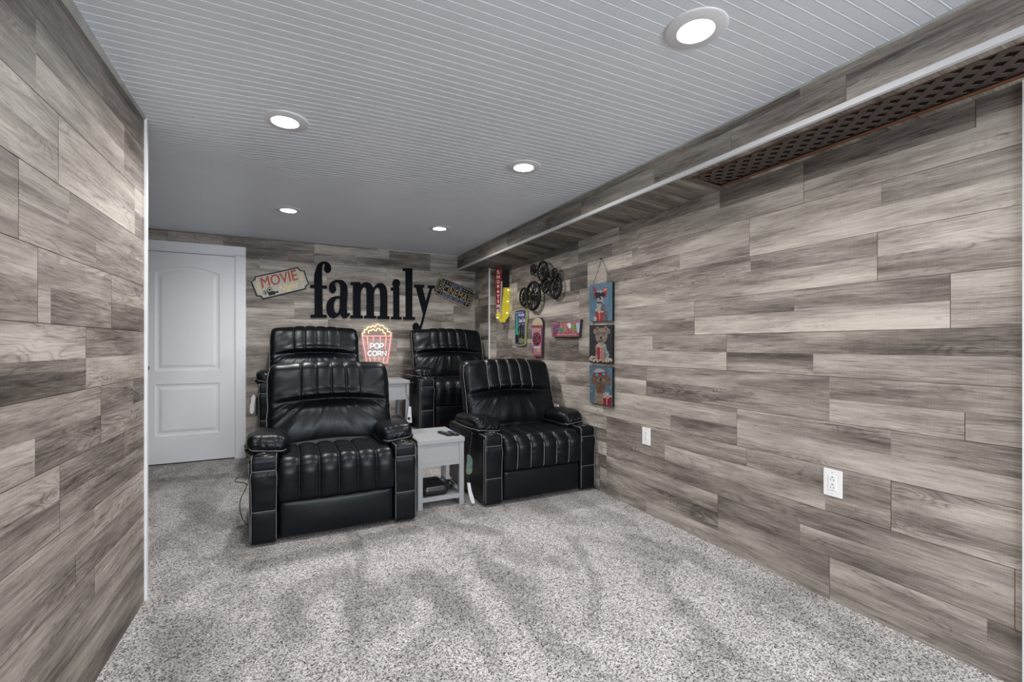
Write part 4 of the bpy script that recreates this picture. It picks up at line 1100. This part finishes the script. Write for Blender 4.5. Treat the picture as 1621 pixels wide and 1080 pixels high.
# ------------------------------------------------------------------ snack bar sign
F = FR(868, 500, 27, .026)
PK = mat('pink_print', (.33, .15, .17), .5, var=(40, (.27, .10, .12))); RD2 = mat('bright_red_print', (.26, .035, .035), .5); TL_ = mat('teal_box_print', (.01, .22, .18), .5); GR2 = mat('lime_print', (.10, .28, .04), .5); TAN = mat('tan_print', (.36, .18, .09), .5)
t = empty('wall_sign', F(740, 905, -.01), 'wide pink Snack Bar sign with a dipped top edge and cartoon food', 'sign', 'flat signs on the plank wall')
ob = [(110,245,1),(300,262),(560,290),(800,260),(1100,200),(1385,150,1),(1310,895,1),(160,905,1)]
MB().shape([(ob, True)], F, -.022, 0, NBK).build('board', t)
m = MB(); h = .0003
m.shape([(scl(ob, .985, (740, 540)), True)], F, 0, h, PK)
m.shape([([(160,770,1),(1310,745,1),(1300,850,1),(165,862,1)], False)], F, h, 2*h, RD2)
m.text('Snack', 330, 430, 230, F, 2*h, NAVY, .25, 330, shear=.4, bold=.02); m.text('Bar', 320, 640, 230, F, 2*h, NAVY, .25, 250, shear=.4, bold=.02)
m.shape([([(480,545,1),(620,540,1),(612,690,1),(500,690,1)], False)], F, 2*h, 3*h, TL_); m.shape([([(490,545,1),(510,450),(560,410),(615,460),(618,542,1)], True)], F, 2*h, 3*h, TAN)
m.shape([([(690,320),(740,290),(770,340),(755,520),(740,660),(690,690),(665,600),(680,450)], True)], F, 2*h, 3*h, TAN)
m.shape([([(800,370),(850,320),(940,330),(945,520),(880,540),(850,470)], True)], F, 2*h, 3*h, CW)
m.shape([([(1005,400),(1060,370),(1125,395),(1130,560),(1080,660),(1030,640),(1008,520)], True)], F, 2*h, 3*h, GR2)
m.shape([([(1180,320,1),(1330,295,1),(1318,720,1),(1235,715,1),(1215,560,1)], False)], F, 2*h, 3*h, mat('ice_blue_print', (.32, .44, .55), .5))
for (x, y) in ((740,740),(860,600),(880,700),(960,690),(1150,690)): m.shape([cir(x, y, 26, 40, 8)], F, 2*h, 3*h, RD2)
m.text('COLD DRINKS  HOT DOGS', 780, 805, 48, F, 3*h, CW, .01, 850)
m.build('printed_face', t, 'pink face with navy script and a red band')

# ------------------------------------------------------------------ three hanging dog prints
ROPE = mat('brown_jute_cord', (.14, .075, .045), .8)
t = empty('hanging_picture', (XR, 2.9, .80), 'three dog prints on wood hung one below the other from one brown cord', 'picture')
FD1 = FR(925, 435, 13.49, .022); FD2 = FR(925, 508, 15, .022); FD3 = FR(925, 570, 13.49, .022)
WHF = mat('white_fur_paint', (.40, .40, .41), .6, var=(90, (.16, .16, .18))); BRF = mat('brown_fur_paint', (.06, .03, .018), .6, var=(90, (.16, .085, .05)))
TNF = mat('tan_fur_paint', (.27, .22, .16), .6, var=(80, (.11, .075, .055))); DKF = mat('dark_fur_paint', (.035, .035, .045), .6, var=(60, (.12, .12, .14)))
POP_ = mat('painted_popcorn', (.44, .38, .28), .6, var=(90, (.22, .15, .09))); BK1 = mat('bright_red_carton', (.24, .02, .02), .5, var=(30, (.26, .015, .02))); BK3 = mat('maroon_carton', (.16, .012, .03), .5)
G1 = mat('red_glasses', (.20, .015, .02), .4); G2 = mat('blue_glasses', (.05, .16, .22), .4); LN = mat('dark_lens', (.015, .02, .03), .3); LO = mat('orange_lens', (.26, .05, .02), .4); LT2 = mat('teal_lens', (.02, .22, .27), .4)
BG1 = mat('teal_blue_canvas', (.03, .12, .17), .6, var=(7, (.10, .155, .23))); BG2 = mat('black_canvas', (.012, .014, .022), .6); BG3 = mat('slate_blue_canvas', (.05, .095, .14), .6, var=(8, (.085, .135, .18)))
h = .0003
def pop(m, F, cx, cy, rx, ry, n, sd, r0=16):
    q = random.Random(sd)
    for i in range(n):
        a = q.random()*6.283; k = math.sqrt(q.random()); x, y = cx+rx*k*math.cos(a), cy+ry*k*math.sin(a); r_ = r0*q.uniform(.7, 1.3)
        m.shape([([(x+r_*q.uniform(.6, 1.1)*math.cos(j), y+r_*q.uniform(.6, 1.1)*math.sin(j)) for j in (0, 1.05, 2.1, 3.14, 4.2, 5.25)], True)], F, (6+.1*i)*h, (6.9+.1*i)*h, [POP_, WHF][i % 3 == 0])
def fur(m, F, cx, cy, rx, ry, n, sd, mats, ln_=26, wd=3, down=1.0, lay=8):
    q = random.Random(sd)
    for i in range(n):
        a = q.random()*6.283; k = math.sqrt(q.random()); x, y = cx+rx*k*math.cos(a), cy+ry*k*math.sin(a)
        d_ = math.atan2((y-cy)/ry+down, (x-cx)/rx*.9)+q.uniform(-.4, .4); L_ = ln_*q.uniform(.5, 1.3); w_ = wd*q.uniform(.5, 1.2)
        c_, s_ = math.cos(d_), math.sin(d_); hh = (lay+.02*i)*.0003
        m.add([F(x-s_*w_, y+c_*w_, hh), F(x+s_*w_, y-c_*w_, hh), F(x+c_*L_, y+s_*L_, hh)], [(0, 1, 2)], q.choice(mats))
# print 1
F = FD1
pl = MB().shape([([(110,217,1),(600,152,1),(598,987,1),(110,1003,1)], False)], F, -.018, 0, BLK).build('wood_print', t, 'print of a white and black dog in red glasses on teal')
m = MB(); m.shape([([(112,219,1),(598,155,1),(596,984,1),(112,1000,1)], False)], F, 0, h, BG1)
m.shape([([(285,590),(360,600),(420,620),(470,760),(500,880),(500,985,1),(210,990,1),(220,900),(285,760)], True)], F, h, 2*h, DKF)
m.shape([([(285,590),(340,600),(350,700),(300,720)], True)], F, 2*h, 3*h, WHF)
m.shape([([(185,240),(230,280),(285,360),(250,400),(200,380),(178,310)], True)], F, h, 2*h, DKF); m.shape([([(375,370),(400,290),(450,265),(515,300),(480,370),(420,410)], True)], F, h, 2*h, DKF)
m.shape([([(205,270),(240,330),(250,380),(205,350)], True)], F, 2*h, 3*h, G1); m.shape([([(400,350),(430,290),(490,305),(450,370)], True)], F, 2*h, 3*h, SAL)
m.shape([([(280,350),(330,330),(380,350),(420,430),(400,520),(385,600),(330,620),(270,600),(285,520),(250,430)], True)], F, 2*h, 3*h, WHF)
m.shape([([(202,380,1),(260,375,1),(280,520,1),(210,525,1)], False)], F, 3*h, 4*h, G1); m.shape([([(395,370,1),(480,335,1),(468,470,1),(400,500,1)], False)], F, 3*h, 4*h, G1)
m.shape([([(235,400),(300,375),(350,400),(340,480),(270,495),(240,460)], True)], F, 4*h, 5*h, LN); m.shape([([(350,400),(400,375),(435,400),(430,460),(380,475)], True)], F, 4*h, 5*h, LN)
m.shape([cir(342, 510, 24, 26)], F, 4*h, 5*h, NBK); m.shape([([(270,590),(330,580),(385,592),(330,600)], True)], F, 4*h, 5*h, NBK)
m.shape([([(230,790,1),(425,785,1),(400,985,1),(275,995,1)], False)], F, 4*h, 5*h, BK1); m.shape([([(310,790,1),(335,790,1),(335,985,1),(318,985,1)], False)], F, 5*h, 6*h, SAL)
m.shape([([(205,900),(245,890),(265,940),(260,990,1),(205,990,1)], True)], F, 5*h, 6*h, WHF); m.shape([([(400,900),(450,870),(480,920),(470,985,1),(400,985,1)], True)], F, 5*h, 6*h, DKF)
fur(m, F, 320, 650, 45, 90, 60, 11, [WHF, DKF, DKF], 28, 3, 1, 3.1); fur(m, F, 430, 760, 50, 140, 50, 12, [DKF, NBK, WHF], 34, 4, 1, 2.1)
fur(m, F, 330, 560, 45, 35, 30, 13, [WHF, DKF], 20, 3, 1, 3.2); pop(m, F, 320, 765, 105, 42, 22, 1, 20)
m.build('painting', pl)
# print 2
F = FD2
pl = MB().shape([([(122,102,1),(664,92,1),(660,1018,1),(115,975,1)], False)], F, -.018, 0, BLK).build('wood_print', t, 'print of a tan terrier in blue glasses on black')
m = MB(); m.shape([([(124,104,1),(662,95,1),(658,1014,1),(117,973,1)], False)], F, 0, h, BG2)
m.shape([([(290,560),(490,540),(530,680),(580,850),(600,960,1),(250,950,1),(270,760)], True)], F, h, 2*h, TNF)
m.shape([([(495,570),(530,680),(580,850),(540,850),(500,700)], True)], F, 2*h, 3*h, mat('pale_teal_paint', (.13, .24, .24), .6))
m.shape([([(215,235),(260,195),(320,135),(335,200),(290,260),(250,310)], True)], F, h, 2*h, TNF); m.shape([([(470,200),(500,130),(560,180),(610,220),(580,310),(530,270)], True)], F, h, 2*h, TNF)
m.shape([([(300,180),(330,170),(325,215),(300,230)], True)], F, 2*h, 3*h, BRF); m.shape([([(490,170),(530,180),(540,230),(500,220)], True)], F, 2*h, 3*h, BRF)
m.shape([([(330,190),(400,165),(480,190),(540,300),(540,420),(490,500),(400,520),(310,490),(270,430),(280,300)], True)], F, 2*h, 3*h, TNF)
m.shape([([(280,255,1),(400,265,1),(530,245,1),(530,350,1),(440,355,1),(400,330,1),(350,365,1),(285,350,1)], False)], F, 3*h, 4*h, G2)
m.shape([([(295,280),(360,270),(365,310),(300,335)], True)], F, 4*h, 5*h, LO); m.shape([([(425,275),(505,270),(500,325),(440,330)], True)], F, 4*h, 5*h, LO)
m.shape([cir(398, 405, 32, 36)], F, 4*h, 5*h, NBK); m.shape([([(340,480),(400,465),(460,478),(400,492)], True)], F, 4*h, 5*h, NBK)
m.shape([([(290,635,1),(485,635,1),(465,930,1),(320,930,1)], False)], F, 4*h, 5*h, BK1)
for x in (378, 415, 452): m.shape([([(x, 640, 1), (x+20, 640, 1), (x+12, 920, 1), (x, 920, 1)], False)], F, 5*h, 6*h, WHF)
fur(m, F, 395, 250, 90, 70, 60, 21, [TNF, WHF, BRF], 30, 4, -1, 3.1); fur(m, F, 395, 440, 100, 60, 110, 22, [TNF, BRF, WHF], 32, 4, .8, 3.2)
fur(m, F, 250, 240, 35, 40, 30, 23, [TNF, BRF, WHF], 24, 4, .5, 3.1); fur(m, F, 570, 230, 35, 45, 30, 24, [TNF, BRF], 24, 4, .5, 3.1); fur(m, F, 530, 800, 50, 130, 70, 25, [TNF, BRF, WHF], 34, 4, 1, 3.1)
pop(m, F, 390, 585, 90, 45, 20, 2, 22); pop(m, F, 200, 900, 85, 60, 20, 3, 26); pop(m, F, 560, 930, 85, 50, 20, 4, 26); pop(m, F, 380, 950, 120, 28, 12, 5, 22)
m.build('painting', pl)
# print 3
F = FD3
pl = MB().shape([([(108,113,1),(598,160,1),(598,1000,1),(120,905,1)], False)], F, -.018, 0, BLK).build('wood_print', t, 'print of a brown shaggy dog in red glasses on blue')
m = MB(); m.shape([([(110,116,1),(596,163,1),(596,996,1),(122,902,1)], False)], F, 0, h, BG3)
m.shape([([(250,600),(440,600),(420,720),(420,960,1),(225,920,1),(230,760)], True)], F, h, 2*h, TNF)
m.shape([([(205,310),(165,340),(152,430),(185,530),(215,500),(225,400)], True)], F, h, 2*h, BRF); m.shape([([(490,320),(550,370),(555,470),(530,545),(490,470),(480,400)], True)], F, h, 2*h, BRF)
m.shape([([(215,260),(240,210),(300,185),(380,195),(440,240),(480,330),(480,450),(450,600),(400,700),(330,720),(270,690),(245,560),(215,400)], True)], F, 2*h, 3*h, BRF)
m.shape([([(215,260),(240,205),(300,180),(380,195),(435,245),(330,265)], True)], F, 3*h, 4*h, WHF)
m.shape([([(205,275,1),(330,262,1),(470,245,1),(472,320,1),(400,345,1),(345,320,1),(310,350,1),(215,350,1)], False)], F, 4*h, 5*h, G1)
m.shape([([(235,300),(305,295),(300,340),(245,345)], True)], F, 5*h, 6*h, LT2); m.shape([([(380,285),(440,270),(450,310),(395,325)], True)], F, 5*h, 6*h, LT2)
m.shape([cir(350, 415, 28, 28)], F, 4*h, 5*h, NBK); m.shape([([(290,470),(350,455),(410,470),(350,485)], True)], F, 4*h, 5*h, DKF)
m.shape([([(285,400),(330,380),(310,450),(275,460)], True)], F, 4*h, 5*h, TNF); m.shape([([(380,400),(430,420),(440,470),(400,450)], True)], F, 4*h, 5*h, TNF)
m.shape([([(400,780,1),(588,810,1),(575,990,1),(405,955,1)], False)], F, 4*h, 5*h, BK3); m.shape([([(470,800,1),(495,805,1),(490,970,1),(472,965,1)], False)], F, 5*h, 6*h, SAL)
fur(m, F, 325, 225, 95, 35, 60, 31, [WHF, TNF], 26, 4, -1, 3.4); fur(m, F, 345, 520, 90, 170, 220, 32, [BRF, TNF, DKF, BRF], 40, 4, 1.2, 4.1)
fur(m, F, 185, 430, 28, 90, 50, 33, [BRF, DKF, TNF], 36, 4, 1, 2.2); fur(m, F, 525, 430, 30, 95, 50, 34, [BRF, DKF, TNF], 36, 4, 1, 2.2); fur(m, F, 310, 820, 75, 100, 140, 35, [TNF, WHF, BRF], 28, 4, 1, 2.3)
pop(m, F, 495, 760, 85, 60, 22, 6, 22)
q = random.Random(4)
for i in range(16):
    x, y = q.choice([q.uniform(130, 210), q.uniform(500, 580)]), q.uniform(140, 700); m.shape([cir(x, y, 8, n=6)], F, h, 2*h, WHF)
m.build('painting', pl)
m = MB(); apex = FR(925, 400, 1, .004)(27.5, 9.5)
a, b_ = FD1(190, 205), FD1(582, 155); m.tube([a, apex, b_], .0022, ROPE, 6)
MB().lathe([(.0001, -.012), (.006, -.012), (.006, -.010), (.002, -.009), (.002, .005)], BLK, apex, 10, 'x').build('nail', t)
m.build('cord', t, 'brown twisted cord')
for F_, G_, pts in ((FD1, FD2, ((165, 990, 190, 108), (582, 985, 650, 100))), (FD2, FD3, ((190, 975, 165, 122), (650, 1010, 582, 160)))):
    for (x0, y0, x1, y1) in pts: MB().tube([F_(x0, y0, -.009), G_(x1, y1, -.009)], .0022, ROPE, 6).build('cord', t)
